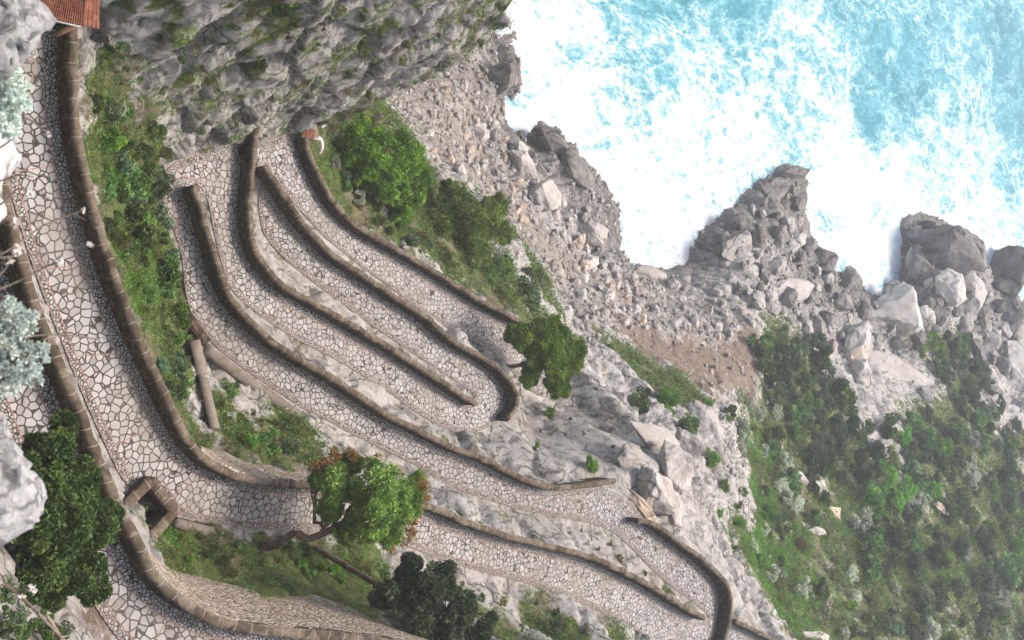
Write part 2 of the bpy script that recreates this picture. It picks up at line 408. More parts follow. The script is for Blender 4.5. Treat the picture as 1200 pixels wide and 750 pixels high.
M = {}
def mats():
    M['terrain'] = mat_terrain(); M['path'] = mat_path(); M['wall'] = mat_wallface(); M['coping'] = mat_coping()
    M['masonry'] = mat_masonry(); M['sea'] = mat_sea()
    M['boulder'] = mat_rock('boulder_limestone', 0.9, light=(0.50, 0.46, 0.42), mid=(0.38, 0.345, 0.31), dark=(0.19, 0.17, 0.15))
    M['tan'] = mat_rock('boulder_tan', 0.9, light=(0.55, 0.45, 0.35), mid=(0.44, 0.35, 0.27), dark=(0.24, 0.19, 0.15))
    M['wet'] = mat_rock('boulder_wet', 0.9, light=(0.26, 0.235, 0.215), mid=(0.145, 0.13, 0.12), dark=(0.05, 0.046, 0.042))
    M['nearrock'] = mat_rock('pale_rock', 4.0, light=(0.80, 0.79, 0.77), mid=(0.68, 0.66, 0.64), dark=(0.36, 0.34, 0.32))
    M['concrete'] = mat_plain('gutter_concrete', [(0.10, 0.08, 0.06), (0.19, 0.16, 0.13), (0.27, 0.235, 0.20)], 1.5)
    M['brick'] = mat_wallface('red_stone_wall', ((0.03, 0.022, 0.02), (0.11, 0.065, 0.05), (0.20, 0.13, 0.10)), 5)
    M['capslab'] = mat_plain('grey_cap_slab', [(0.16, 0.13, 0.10), (0.25, 0.21, 0.17)], 2)
    M['bark'] = mat_plain('bark', [(0.06, 0.04, 0.03), (0.15, 0.105, 0.08), (0.24, 0.18, 0.14)], 6, bd=0.05)
    M['twig'] = mat_plain('dry_twig', [(0.22, 0.16, 0.12), (0.42, 0.34, 0.27)], 30, bd=0.002)
    M['seed'] = mat_plain('seed_head', [(0.40, 0.34, 0.30), (0.70, 0.64, 0.58)], 60, bd=0.002)
    M['wood'] = mat_plain('timber', [(0.13, 0.08, 0.045), (0.26, 0.17, 0.10)], 3)
    M['white'] = mat_plain('white_paint', [(0.55, 0.53, 0.50), (0.74, 0.72, 0.69)], 3)
    M['pine'] = mat_leaf('pine_needles', (0.044, 0.098, 0.012), (0.150, 0.277, 0.030), (0.312, 0.495, 0.060))
    M['pine2'] = mat_leaf('pine_needles_olive', (0.058, 0.105, 0.020), (0.182, 0.277, 0.055), (0.351, 0.465, 0.110))
    M['pinerust'] = mat_leaf('pine_needles_rusty', (0.12, 0.085, 0.03), (0.28, 0.16, 0.055), (0.42, 0.24, 0.09))
    M['dark'] = mat_leaf('dark_foliage', (0.026, 0.051, 0.014), (0.078, 0.138, 0.035), (0.195, 0.275, 0.077))
    M['holm'] = mat_leaf('grey_green_leaves', (0.044, 0.074, 0.033), (0.119, 0.176, 0.077), (0.250, 0.324, 0.165))
    M['mid'] = mat_leaf('mid_green_leaves', (0.044, 0.091, 0.024), (0.131, 0.231, 0.061), (0.275, 0.406, 0.121))
    M['bright'] = mat_leaf('bright_green_leaves', (0.060, 0.135, 0.020), (0.180, 0.338, 0.045), (0.336, 0.513, 0.090))
    M['blue'] = mat_leaf('blue_green_leaves', (0.060, 0.111, 0.055), (0.144, 0.234, 0.121), (0.276, 0.403, 0.231))
    M['silver'] = mat_leaf('silver_leaves', (0.242, 0.263, 0.189), (0.473, 0.510, 0.389), (0.693, 0.728, 0.578))
    M['dry'] = mat_leaf('dry_grass', (0.132, 0.110, 0.044), (0.264, 0.220, 0.088), (0.396, 0.341, 0.165))
    M['olive'] = mat_leaf('olive_grass', (0.060, 0.072, 0.020), (0.180, 0.195, 0.055), (0.348, 0.351, 0.120))
    M['artemisia'] = mat_leaf('artemisia_leaf', (0.350, 0.420, 0.370), (0.550, 0.620, 0.550), (0.720, 0.780, 0.700), hue=0.005, trans=0.3)
mats()

# ------------------------------------------------------------------ the road: sections (side P, side Q, height)
# each side is a photo point; a third value 1 means the point lies on top of the parapet (0.9 m above the road)
WALLH = 1.1
SEC = [
 ((86,-60,1),(-6,-60),-46.0),((86,0,1),(-5,0),-46.3),((86,60,1),(-5,60),-46.5),((87,110,1),(-4,110),-46.7),
 ((91,155,1),(0,165),-46.9),((100,200,1),(10,215),-47.1),((111,247,1),(22,258),-47.3),((126,300,1),(38,310),-47.6),
 ((143,345,1),(56,360),-47.9),((165,400,1),(74,405),-48.2),((187,447,1),(95,457),-48.6),((207,490,1),(122,518),-48.9),
 ((232,530,1),(150,568),-49.2),((255,547,1),(186,574),-49.5),((285,560,1),(208,602),-49.8),((330,566,1),(260,614),-50.2),
 ((357,568,1),(310,620),-50.5),((400,570,1),(360,623),-50.9),((450,580,1),(420,629),-51.3),((507,595,1),(475,640),-51.8),
 ((550,613,1),(515,655),-52.3),((600,630,1),(565,670),-52.8),((650,642,1),(615,683),-53.2),((700,656,1),(665,700),-53.6),
 ((760,685,1),(715,722),-54.1),((800,710,1),(750,745),-54.5),((826,725,1),(778,775),-54.8),
 ((829,727,0),(830,800,1),-55.0),((831,724,0),(850,752,1),-55.1),((829,720,0),(856,722,1),-55.3),((822,714,0),(857,698,1),-55.5),
 ((810,704,0),(849,680,1),-55.7),((793,692,0),(829,660,1),-55.9),((765,668,0),(795,634,1),-56.2),((735,637,0),(757,612,0),-56.5),
 ((714,621,0),(735,585,0),-56.7),((686,612,0),(701,567,1),-56.9),((640,604,0),(650,572,1),-57.2),((600,595,0),(612,560,1),-57.5),
 ((560,582,0),(570,539,1),-57.75),((530,570,0),(535,526,1),-57.95),((500,552,0),(500,509,1),-58.1),((450,527,0),(455,486,1),-58.4),
 ((410,507,0),(420,463,1),-58.6),((383,492,0),(388,442,1),-58.75),((353,477,0),(355,424,1),-58.9),((317,453,0),(322,402,1),-59.1),
 ((283,430,0),(293,375,1),-59.25),((250,403,0),(270,347,1),-59.4),((233,383,0),(258,317,1),-59.5),((219,350,0),(248,284,1),-59.6),
 ((213,300,0),(241,262,1),-59.7),((202,266,0),(236,243,1),-59.8),((189,242,0),(231,230,1),-59.85),((185,215,0),(228,223,1),-59.9),
 ((200,195,0),(229,220,1),-60.0),((222,185,0),(234,221,1),-60.1),((250,178,0),(240,230,0),-60.25),((275,171,0),(246,245,0),-60.4),
 ((296,200,1),(250,268,0),-60.55),((293,247,1),(259,305,0),-60.7),((297,283,1),(270,337,0),-60.85),((310,310,1),(293,360,0),-61.0),
 ((333,335,1),(320,380,0),-61.1),((367,355,1),(352,400,0),-61.3),((400,373,1),(388,418,0),-61.4),((433,393,1),(425,440,0),-61.6),
 ((467,413,1),(458,461,0),-61.75),((500,435,1),(487,482,0),-61.9),((530,455,1),(517,499,0),-62.0),((548,467,1),(545,507,0),-62.1),
 ((556,473,1),(570,502,0),-62.2),((559,472,1),(594,492,1),-62.3),((557,465,0),(606,477,1),-62.4),((549,456,0),(604,457,1),-62.5),
 ((530,444,0),(590,437,1),-62.6),((505,428,0),(567,420,1),-62.75),((480,411,0),(533,400,1),-62.9),((453,393,0),(500,372,1),-63.1),
 ((425,374,0),(465,349,1),-63.3),((400,355,0),(433,327,1),-63.5),((367,330,0),(400,305,1),-63.7),((335,304,0),(374,282,1),-63.9),
 ((312,278,0),(350,254,1),-64.1),((304,250,0),(334,230,1),-64.3),((303,225,0),(321,211,1),-64.45),((303,202,0),(313,200,1),-64.6),
 ((304,182,0),(310,197,1),-64.7),((310,170,0),(314,197,1),-64.8),((327,163,0),(321,206,0),-64.9),((345,156,0),(330,219,0),-65.0),
 ((358,162,1),(341,234,0),-65.1),((366,187,1),(357,252,0),-65.3),((378,213,1),(380,277,0),-65.5),((400,247,1),(408,300,0),-65.7),
 ((427,270,1),(436,321,0),-65.9),((467,293,1),(467,344,0),-66.1),((513,320,1),(497,367,0),-66.3),((560,350,1),(532,388,0),-66.55),
 ((590,366,1),(562,404,0),-66.8),((612,378,1),(588,420,0),-67.1),((636,400,0),(604,440,0),-67.5),((655,436,0),(620,455,0),-67.9),
 ((664,468,0),(630,464,0),-68.3)]
L0 = [((-10,150,1),(-95,150),-45.7),((0,200,1),(-85,200),-45.6),((8,240,1),(-80,240),-45.5),((20,283,1),(-68,290),-45.3),((33,330,1),(-55,340),-45.1),
 ((47,370,1),(-40,385),-44.9),((63,410,1),(-22,430),-44.7),((83,457,1),(0,480),-44.5),((100,497,1),(15,520),-44.3),((107,520,1),(25,550),-44.1),
 ((123,557,1),(42,585),-43.9),((143,600,1),(62,625),-43.6),((160,633,1),(82,660),-43.3),((182,675,1),(110,708),-43.0),((213,705,1),(150,760),-42.7),
 ((253,726,1),(205,795),-42.5),((300,737,1),(255,815),-42.3),((400,747,1),(350,830),-41.8),((480,757,1),(440,840),-41.3),((560,770,1),(530,850),-40.8),((660,792,1),(640,880),-40.3),((780,825,1),(770,915),-39.8),((920,870,1),(900,960),-39.2)]
L6 = [((862,728,1),(820,790),-61.0),((880,737,1),(835,790),-61.0),((905,749,1),(860,800),-61.1),((960,775,1),(920,830),-61.3),((1060,825,1),(1010,880),-61.6),((1180,880,1),(1120,940),-62)]

def side(s, z):
    w = len(s) > 2 and s[2]
    p = U(s[0], s[1], z + (WALLH if w else 0)); p[2] = H + z; return p

def catmull(P, n=None, step=0.3):
    """resample an open polyline of k-vectors as a Catmull-Rom curve"""
    P = np.asarray(P, float); out = []
    for i in range(len(P) - 1):
        p0 = P[max(i - 1, 0)]; p1 = P[i]; p2 = P[i + 1]; p3 = P[min(i + 2, len(P) - 1)]
        k = n or max(1, int(np.linalg.norm((p2 - p1)[:3]) / step))
        for j in range(k):
            t = j / k
            out.append(0.5 * ((2 * p1) + (-p0 + p2) * t + (2 * p0 - 5 * p1 + 4 * p2 - p3) * t * t + (-p0 + 3 * p1 - 3 * p2 + p3) * t ** 3))
    out.append(P[-1]); return np.array(out)

def lane_arrays(S, n=8):
    PQ = np.array([np.concatenate((side(a, z), side(b, z))) for a, b, z in S])
    # chord-safe resampling (linear blended with smooth) keeps the hairpin pivots tight
    sm = catmull(PQ, n=n)
    return sm[:, :3], sm[:, 3:]

LP, LQ = lane_arrays(SEC); L0P, L0Q = lane_arrays(L0); L6P, L6Q = lane_arrays(L6)
NS = 8
def outer_flag(S, which):
    f = np.array([1.0 if (len(s[which]) > 2 and s[which][2]) else 0.0 for s in S])
    x = np.arange(len(S)); xx = np.linspace(0, len(S) - 1, (len(S) - 1) * NS + 1)
    return np.interp(xx, x, f)

def build_lane(name, P, Q, S, raise_=0.0):
    nA = 14
    t = np.linspace(0, 1, nA)
    V = P[:, None, :] * (1 - t)[None, :, None] + Q[:, None, :] * t[None, :, None]
    V[..., 2] += raise_
    W = np.linalg.norm(Q - P, axis=1)
    mid = (P + Q) / 2
    al = np.concatenate(([0], np.cumsum(np.linalg.norm(np.diff(mid, axis=0), axis=1))))
    fp, fq = outer_flag(S, 0), outer_flag(S, 1)
    dP = W[:, None] * t[None]; dQ = W[:, None] * (1 - t)[None]
    dP = dP - 0.18 * fp[:, None]; dQ = dQ - 0.18 * fq[:, None]   # the parapet stands on the edge
    wp = fp[:, None]; 
    dout = np.where(fp[:, None] >= fq[:, None], dP, dQ); din = np.where(fp[:, None] >= fq[:, None], dQ, dP)
    # use the real ground position for the stones, so hairpins do not smear them
    n, k = V.shape[:2]
    idx = np.arange(n * k).reshape(n, k)
    F = np.stack((idx[:-1, :-1], idx[:-1, 1:], idx[1:, 1:], idx[1:, :-1]), -1).reshape(-1, 4)
    # orientation upwards
    a = V[1, 0] - V[0, 0]; b = V[0, 1] - V[0, 0]
    if np.cross(b, a)[2] < 0: F = F[:, ::-1]
    cum = np.broadcast_to(al[:, None], (n, k)).ravel()
    o = np_mesh(name, V.reshape(-1, 3), F, M['path'], attrs={'dout': dout.ravel(), 'din': din.ravel(), 'along': cum, 'across': dP.ravel()})
    tag(o, kind='structure'); return o

# ------------------------------------------------------------------ terrain control points  (photo x, photo y, height, class)
CPS = '''
100 -30 -46.5 m;112 40 -47.2 M;113 100 -47.8 m;150 30 -46.5 M;200 -40 -41 m;220 50 -47.5 M;160 100 -51 m;300 -40 -39 m;300 30 -44 M;300 90 -52.5 M;
400 -40 -39 m;400 20 -44 M;400 80 -53.5 M;500 -40 -41 m;500 20 -46 M;500 60 -52.5 M;600 -30 -45 m;608 5 -48.5 m;612 25 -50.5 M;
560 66 -53.5 M;530 83 -55.5 M;460 108 -59 M;420 120 -61 M;395 130 -63 M;352 140 -62.5 M;325 150 -62.5 M;300 140 -59.8 M;270 158 -59 M;240 166 -58.5 M;
200 165 -56.5 M;186 190 -59 M;150 140 -53 m;240 130 -56 M;350 110 -57.5 M;250 90 -52.5 m;350 60 -49 M;450 60 -50.5 M;200 120 -54 m;
130 120 -50.5 V;125 170 -51 V;160 190 -55 V;175 225 -58.2 V;140 230 -53.5 V;180 270 -58 V;155 280 -54.5 V;190 300 -58.5 V;165 320 -54.5 V;205 330 -59.2 V;190 370 -56.5 V;215 380 -59 V;
195 420 -54.5 V;210 450 -54.5 V;222 480 -54.5 R;232 510 -53 V;238 440 -57.2 R;262 450 -58.2 R;300 480 -58 R;262 485 -56.3 V;245 500 -54.6 R;300 515 -55.3 V;340 505 -57 V;380 515 -57.5 R;400 535 -56.2 R;
440 545 -56.5 R;480 570 -55.5 R;360 540 -55.2 V;330 533 -55 V;
560 618 -55.4 R;620 618 -56.2 R;655 622 -56.2 R;700 637 -56 R;740 660 -55.9 R;785 695 -55.7 R;520 600 -55.2 R;
545 680 -51.5 R;600 705 -51.3 R;520 700 -49.5 R;470 670 -50.3 R;440 655 -50.7 V;640 725 -51.5 V;690 735 -52.5 R;480 720 -47.5 R;520 740 -46.5 R;580 750 -47.5 V;650 780 -48 V;740 800 -50 V;700 900 -44 V;
230 640 -50.0 V;195 640 -49.8 V;300 655 -50.2 V;350 663 -50.4 V;400 665 -50.4 V;188 667 -49.0 V;233 681 -48.6 V;300 689 -48.2 V;360 700 -47.6 V;405 712 -46.8 V;450 735 -45.2 R;500 757 -43.5 R;
380 160 -66.5 V;400 150 -69 V;385 190 -66.8 V;410 235 -67.2 V;440 160 -74 V;450 210 -71 V;480 260 -69.5 V;480 175 -80 V;520 210 -80 R;540 290 -71 V;570 320 -70.5 V;590 270 -78 R;
600 330 -72 V;622 310 -80 V;635 350 -77 R;650 385 -75 R;620 370 -69 V;660 400 -73 R;
500 150 -99 G;520 120 -104 G;560 95 -108.5 G;590 75 -110.6 R;560 200 -104.5 G;530 175 -102 G;610 235 -103.5 G;640 290 -100.5 G;655 340 -96.5 G;672 375 -91 R;640 200 -107.5 R;
700 405 -86 R;700 440 -77 R;660 480 -69.5 R;640 492 -68.5 R;617 500 -65 R;600 515 -60.8 R;640 540 -58.8 R;690 540 -58.2 R;660 510 -62.5 R;735 480 -70 R;710 500 -60.8 R;745 520 -58.8 R;
715 551 -57.4 R;730 550 -57.3 R;780 520 -60.0 R;806 560 -60.5 R;785 600 -57.6 R;770 545 -57.5 R;820 640 -58 R;848 665 -58 R;866 700 -60.2 R;825 590 -66 R;800 490 -75 R;845 520 -76 R;850 580 -72 R;868 640 -69.5 V;880 690 -67 R;
820 465 -83 V;850 490 -85 R;770 450 -82 V;740 430 -85 V;800 430 -91.5 S;760 400 -94.5 S;840 430 -93 S;720 345 -100.5 G;750 360 -99.5 G;760 335 -104.5 G;800 370 -101 G;850 375 -101.5 G;880 400 -98.5 S;870 440 -94.5 S;
875 470 -92 V;895 540 -90 V;890 600 -86 V;900 660 -80.5 V;905 700 -76 V;920 745 -71 V;970 740 -74 V;
900 430 -98 V;930 480 -96 V;900 380 -101.5 V;955 430 -100.5 V;985 455 -100.2 R;1010 470 -99 R;960 560 -91.5 V;965 415 -104 R;1000 510 -96 V;1000 600 -89 V;1000 700 -79.5 V;1060 740 -78 V;1100 650 -86 V;1100 550 -93 V;
1080 490 -98.5 V;1050 440 -104.5 R;1010 400 -106 R;1110 420 -104 V;1130 470 -100 V;1160 520 -96 V;1160 400 -106.5 R;1200 420 -104 R;1200 480 -100 R;1200 600 -92 V;1200 700 -86 V;1280 500 -98 V;1300 650 -90 V;1300 780 -84 V;
1200 820 -79 V;1000 820 -70 V;900 850 -60 V;1260 400 -105.5 R;1400 500 -97 V;1400 700 -88 V;
585 95 -106.5 R;570 130 -107.5 G;560 160 -107 G;600 200 -106.5 R;655 180 -107.5 R;690 240 -107.5 R;660 260 -105 R;700 290 -106.5 R;680 320 -102.5 G;770 328 -108.8 R;740 325 -108 R;
850 280 -108 R;880 250 -107 R;900 230 -107.5 R;925 215 -109.5 R;880 300 -105.5 R;920 290 -106.5 R;860 340 -103.5 R;930 340 -107 R;820 320 -107.5 R;960 360 -107.5 R;990 350 -109 R;930 250 -108.5 R;
1035 365 -108 R;1082 285 -109.5 R;1082 320 -108 R;1105 300 -106 R;1128 300 -107.5 R;1100 330 -105 R;1125 320 -106 R;1075 350 -107.5 R;1140 350 -107.5 R;1175 325 -106 R;1170 350 -107.5 R;1180 370 -108 R;1100 270 -109.5 R
'''
SHORE = [(603,60),(611,100),(602,128),(590,135),(600,152),(622,163),(632,140),(650,150),(672,175),(700,205),(722,240),(729,262),(724,292),(740,312),(775,318),(800,312),(806,290),(832,265),(868,237),(886,210),(905,206),(918,195),(946,198),(943,220),(938,245),(946,268),(966,300),(980,322),(1000,318),(1008,345),(1052,345),(1061,312),(1059,255),(1080,252),(1112,262),(1143,288),(1154,325),(1160,332),(1164,305),(1184,296),(1203,303),(1200,325),(1187,345),(1200,358),(1240,345)]
SEAP = [(640,95),(625,125),(612,140),(650,120),(700,160),(745,240),(745,280),(765,300),(790,290),(820,240),(865,210),(900,180),(960,190),(965,240),(985,290),(1010,310),(1040,320),(1045,270),(1075,235),(1120,245),(1155,290),(1180,280),(1220,290),(1215,335),(1260,320),(700,50),(800,120),(900,50),(1000,150),(1100,100),(1200,200),(1300,250),(1100,-50),(900,-100),(650,20),(640,-60)]
CL = {'R': (0, 0, 0), 'V': (1, 0, 0), 'M': (.43, 0, 0), 'm': (.47, 0, 0), 'G': (0, 1, 0), 'S': (0, 0, 1)}
pts = []          # x, y, z, veg, gravel, soil, amp, wet
for row in CPS.replace('\n', '').split(';'):
    if not row.strip(): continue
    x, y, z, c = row.split(); p = U(float(x), float(y), float(z))
    d = float(z)
    amp = {'M': 1.35, 'm': 1.2, 'R': 0.9, 'V': 0.5, 'G': 0.35, 'S': 0.35}[c] * (0.55 if d > -66 else 1.1)
    if c == 'R' and 580 < float(x) < 800 and -72 < d < -56: amp *= .45
    wet = 1.0 if d < -106.3 and c == 'R' else 0.0
    cl = (.24, 0, 0) if c == 'R' and d > -75 else (CL[c] if not (c == 'V' and float(x) > 860) else (.66, 0, .15))
    pts.append((*p, *cl, amp, wet))
def sea_pt(x, y, z, amp):
    p = U(x, y, -H + .1); pts.append((p[0], p[1], z, 0, 0, 0, amp, 1.0))
SH2 = []
for (x0, y0), (x1, y1) in zip(SHORE[:-1], SHORE[1:]):
    L_ = math.hypot(x1 - x0, y1 - y0); n_ = max(1, int(L_ / 9))
    for k in range(n_): SH2.append((x0 + (x1 - x0) * k / n_, y0 + (y1 - y0) * k / n_, (y1 - y0) / L_, -(x1 - x0) / L_))
for x, y, nx, ny in SH2:
    sea_pt(x, y, .9, .75); sea_pt(x + nx * 8, y + ny * 8, -2.2, .4)
for x, y in SEAP: sea_pt(x, y, -4, .3)
for (S, step) in ((SEC, 1), (L0, 1), (L6, 1)):
    P_, Q_ = lane_arrays(S, n=2)
    for p in list(P_) + list(Q_): pts.append((p[0], p[1], p[2] - .2, 0.36, 0, 0.6 if S is L0 else 0.12, 0.75, 0))
# the cliff the lookout stands on, and the ends of the land, in metres
for X in (-60, -25, -8, 0, 8, 25, 60):
    pts += [(X, -6, H - 1.8, 0, 0, 0, .1, 0), (X, -0.3, H - 2.2, 0, 0, 0, .05, 0), (X, 1.55, H - 5.2, 0, 0, 0, .05, 0), (X, 8.0, H - 21.5, 0, 0, 0, .1, 0)]
for X in (-40, -60): pts += [(X, 14, H - 36, 1, 0, 0, .6, 0), (X, 30, H - 36, 1, 0, 0, 1, 0), (X, 45, H - 42, 1, 0, 0, 1, 0), (X * 1.2, 70, H - 116, 0, 0, 0, 1, 0)]
for X in (-28, 30): pts += [(X, 14.5, H - 38, 1, 0, 0, .4, 0)]
pts += [(x, 15.6, H - 41.5, 1, 0, 0, .1, 0) for x in (-16, -6, 0)]
for X, Y, Z in ((45, 30, 72), (60, 60, 62), (80, 90, 52), (120, 150, 42), (60, 14, 80), (200, 300, 50), (190, 420, 45), (110, 420, 20), (90, 330, 12), (150, 220, 40)):
    pts.append((X, Y, Z, 1, 0, 0, 1, 0))
for X, Y in ((-400, 60), (-400, 500), (-100, 70), (-60, 90), (-200, 300), (0, 420), (60, 420), (80, 500), (0, 300), (-60, 200), (-90, 420), (-30, 250)):
    pts.append((X, Y, -5, 0, 0, 0, .5, 0))
pts.append((260, 500, 60, 1, 0, 0, 1, 0)); pts.append((300, -6, 100, 1, 0, 0, 1, 0)); pts.append((-400, -6, 100, 1, 0, 0, 1, 0)); pts.append((-120, 30, 70, 1, 0, 0, 1, 0)); pts.append((120, 20, 90, 1, 0, 0, 1, 0))
# sheer drops hidden behind the edges: the ground right behind an edge lies lower
for x, y, z, dz in ((610,25,-50.5,35),(560,66,-53.5,30),(530,83,-55.5,28),(500,95,-57.5,25),(460,108,-59,18)):
    p = U(x, y, z); pts.append((p[0] - .6, p[1] + 3.0, p[2] - dz * .6, 0, 0, 0, .6, 0)); pts.append((p[0] - 1.2, p[1] + 8.0, p[2] - dz, 0, 0, 0, 1, 0))

PT = np.array(pts, float)
# grid
NI, NJ = 1000, 880
bY = 0.0036
def rowY(i): return -6 + 6.2 / (math.e ** (bY * 0 + 0) ) * 0 + (np.exp(np.asarray(i, float) * 0.00345) - 1) * 17.0
# i = 0..NI-1  -> Y from -6 to about 500
def Yto_i(Y): return np.log((np.asarray(Y) + 6) / 17.0 + 1) / 0.00345
def halfW(Y): return 19 + 0.40 * np.maximum(np.asarray(Y) + 6, 0)
def XtoJ(X, Y): return (np.asarray(X) / halfW(Y) + 1) * 0.5 * (NJ - 1)
II = np.arange(NI); YY = rowY(II)
JJ = np.linspace(-1, 1, NJ)
GY = np.repeat(YY[:, None], NJ, 1); GX = JJ[None, :] * halfW(YY)[:, None]
K = PT.shape[1] - 2
G = np.zeros((NI, NJ, K)); G[:] = np.nan
def raster(A, vals, Gr, mask=None, keep=None):
    """linear interpolation of vals (3,K) over world triangle A (3,2) onto the grid"""
    y0, y1 = A[:, 1].min(), A[:, 1].max()
    i0 = max(0, int(np.floor(Yto_i(max(y0, -5.99))))); i1 = min(NI - 1, int(np.ceil(Yto_i(y1))))
    if i1 < i0: return
    w0, w1 = halfW(y0), halfW(y1)
    sx = [x / w for x in (A[:, 0].min(), A[:, 0].max()) for w in (w0, w1)]
    j0 = max(0, int(np.floor((min(sx) + 1) * .5 * (NJ - 1)))); j1 = min(NJ - 1, int(np.ceil((max(sx) + 1) * .5 * (NJ - 1))))
    if j1 < j0: return
    X = GX[i0:i1 + 1, j0:j1 + 1]; Y = GY[i0:i1 + 1, j0:j1 + 1]
    (ax, ay), (bx, by), (cx, cy) = A
    D = (by - cy) * (ax - cx) + (cx - bx) * (ay - cy)
    if abs(D) < 1e-9: return
    l1 = ((by - cy) * (X - cx) + (cx - bx) * (Y - cy)) / D
    l2 = ((cy - ay) * (X - cx) + (ax - cx) * (Y - cy)) / D
    l3 = 1 - l1 - l2
    ins = (l1 >= -1e-6) & (l2 >= -1e-6) & (l3 >= -1e-6)
    if not ins.any(): return
    L = np.stack((l1, l2, l3), -1)[ins]
    sub = Gr[i0:i1 + 1, j0:j1 + 1]
    sub[ins] = L @ vals
    if mask is not None: mask[i0:i1 + 1, j0:j1 + 1][ins] = True

res = delaunay_2d_cdt([Vector(p[:2]) for p in PT], [], [], 0, 0.02)
ov = np.array([[v[0], v[1]] for v in res[0]]); orig = res[3]
vals = np.array([PT[o[0], 2:] if len(o) else PT[0, 2:] for o in orig])
for f in res[2]:
    f = list(f)
    raster(ov[f], vals[f], G)
bad = np.isnan(G[..., 0])
G[bad] = (-5, 0, 0, 0, .5, 0)
def blur(a, n):
    for _ in range(n):
        a = (a + np.roll(a, 1, 0) + np.roll(a, -1, 0)) / 3; a = (a + np.roll(a, 1, 1) + np.roll(a, -1, 1)) / 3
    return a
for k in range(K): G[..., k] = blur(G[..., k], 7)
# cut the road bed into it
lane = np.zeros((NI, NJ), bool); LZ = G[..., :1].copy()
for P_, Q_ in ((L0P, L0Q), (L6P, L6Q), (LP, LQ)):
    for i in range(len(P_) - 1):
        a, b, c, d = P_[i].copy(), P_[i + 1].copy(), Q_[i + 1].copy(), Q_[i].copy()
        for (s, u_) in ((a, d), (b, c)):
            v = u_ - s; v[2] = 0; L = np.linalg.norm(v) + 1e-6; v /= L; s -= v * 0.22; u_ += v * 0.16
        raster(np.array([a[:2], b[:2], c[:2]]), np.array([[a[2]], [b[2]], [c[2]]]) - .06, LZ, lane)
        raster(np.array([a[:2], c[:2], d[:2]]), np.array([[a[2]], [c[2]], [d[2]]]) - .06, LZ, lane)
Z = np.where(lane, LZ[..., 0], G[..., 0])
m0 = lane.astype(float); near = blur(m0, 3); near = np.clip(near * 1.6, 0, 1)
free = 1 - near
amp = G[..., 4] * free
Zb = Z
PB = np.stack((GX, GY, Zb), -1)
gz_i = np.gradient(Zb, axis=0) / np.maximum(np.gradient(GY, axis=0), 1e-6)
gz_j = np.gradient(Zb, axis=1) / np.maximum(np.gradient(GX, axis=1), 1e-6)
gz_i = np.clip(blur(gz_i, 4), -4, 4); gz_j = np.clip(blur(gz_j, 4), -4, 4)
NRM = np.stack((-gz_j, -gz_i, np.ones_like(Zb)), -1); NRM /= np.linalg.norm(NRM, axis=-1, keepdims=True)
NZ = PB.astype(np.float32)
f1, f2, fac = worley(NZ * np.array((1, 1, .8), np.float32) + fbm(NZ, 2.0, 2, 5)[..., None] * .5, 1.5, 3)
g1, g2, gac = worley(NZ * np.array((1, 1, .7), np.float32) + fbm(NZ, 5.0, 2, 9)[..., None] * 1.2, 4.6, 31)
h1, h2, hac = worley(NZ, 0.5, 77)
big = fbm(NZ, 7.0, 4, 1) * 0.8 + gac * 1.1 - np.clip(0.16 - (g2 - g1), 0, .16) * 5.0
med = fac * 0.62 - np.clip(0.14 - (f2 - f1), 0, .14) * 2.4 + fbm(NZ, 1.1, 4, 50, ridged=True) * 0.22
sml = hac * 0.16 + fbm(NZ * np.array((1, 1, 2.2), np.float32), .9, 4, 91, ridged=True) * .22 * np.clip(G[..., 4] - .6, 0, 1)
rocky = 1 - np.clip(G[..., 1] + G[..., 3] * .8, 0, 1) * 0.65
disp = amp * (big * 0.75 + med * 0.85 * rocky + sml * rocky * free)
disp = np.where(lane, 0, disp)
disp -= near * (1 - m0) * 0.0
PD = PB + NRM * disp[..., None]
EPS_CLIFF = PB[..., 1] < 8
FINALZ = PD[..., 2]
idx = np.arange(NI * NJ).reshape(NI, NJ)
F = np.stack((idx[:-1, :-1], idx[:-1, 1:], idx[1:, 1:], idx[1:, :-1]), -1).reshape(-1, 4)
wetf = G[..., 5] * np.clip((9.0 - PD[..., 2]) / 6.0, 0, 1)
build_lane('road', LP, LQ, SEC); build_lane('upper_road', L0P, L0Q, L0); build_lane('lower_road', L6P, L6Q, L6)
ter = np_mesh('terrain', PD.reshape(-1, 3), F, M['terrain'], smooth=True,
              attrs={'veg': G[..., 1].ravel(), 'gravel': G[..., 2].ravel(), 'soil': G[..., 3].ravel(), 'wet': wetf.ravel()})
tag(ter, kind='structure')

def ground(X, Y):
    i = np.clip(Yto_i(Y), 0, NI - 1.001); j = np.clip(XtoJ(X, Y), 0, NJ - 1.001)
    i0 = int(i); j0 = int(j); a = i - i0; b = j - j0
    return (FINALZ[i0, j0] * (1 - a) * (1 - b) + FINALZ[i0 + 1, j0] * a * (1 - b) + FINALZ[i0, j0 + 1] * (1 - a) * b + FINALZ[i0 + 1, j0 + 1] * a * b)

# screen -> ground, used to read off where things stand
pxs, pys, dep = to_px(PD)
def gridval(A, X, Y):
    i = int(np.clip(Yto_i(Y), 0, NI - 1)); j = int(np.clip(XtoJ(X, Y), 0, NJ - 1)); return A[i, j]
def hit(px, py):
    d = U(px, py, -1.0) - np.array((0, 0, H)); lo = 30.0
    t = 27.0
    while t < 130:
        p = np.array((0, 0, H)) + d * t
        g = ground(p[0], p[1])
        if p[2] < g:
            for _ in range(12):
                t2 = t - (0.35 / 2 ** _); q = np.array((0, 0, H)) + d * t2
                if q[2] < ground(q[0], q[1]): t = t2
            p = np.array((0, 0, H)) + d * t
            p[2] = ground(p[0], p[1]); return p
        if p[2] < 0.0: return None
        t += 0.35
    return None
def depth_of(p): return float(to_px(np.asarray(p))[2])

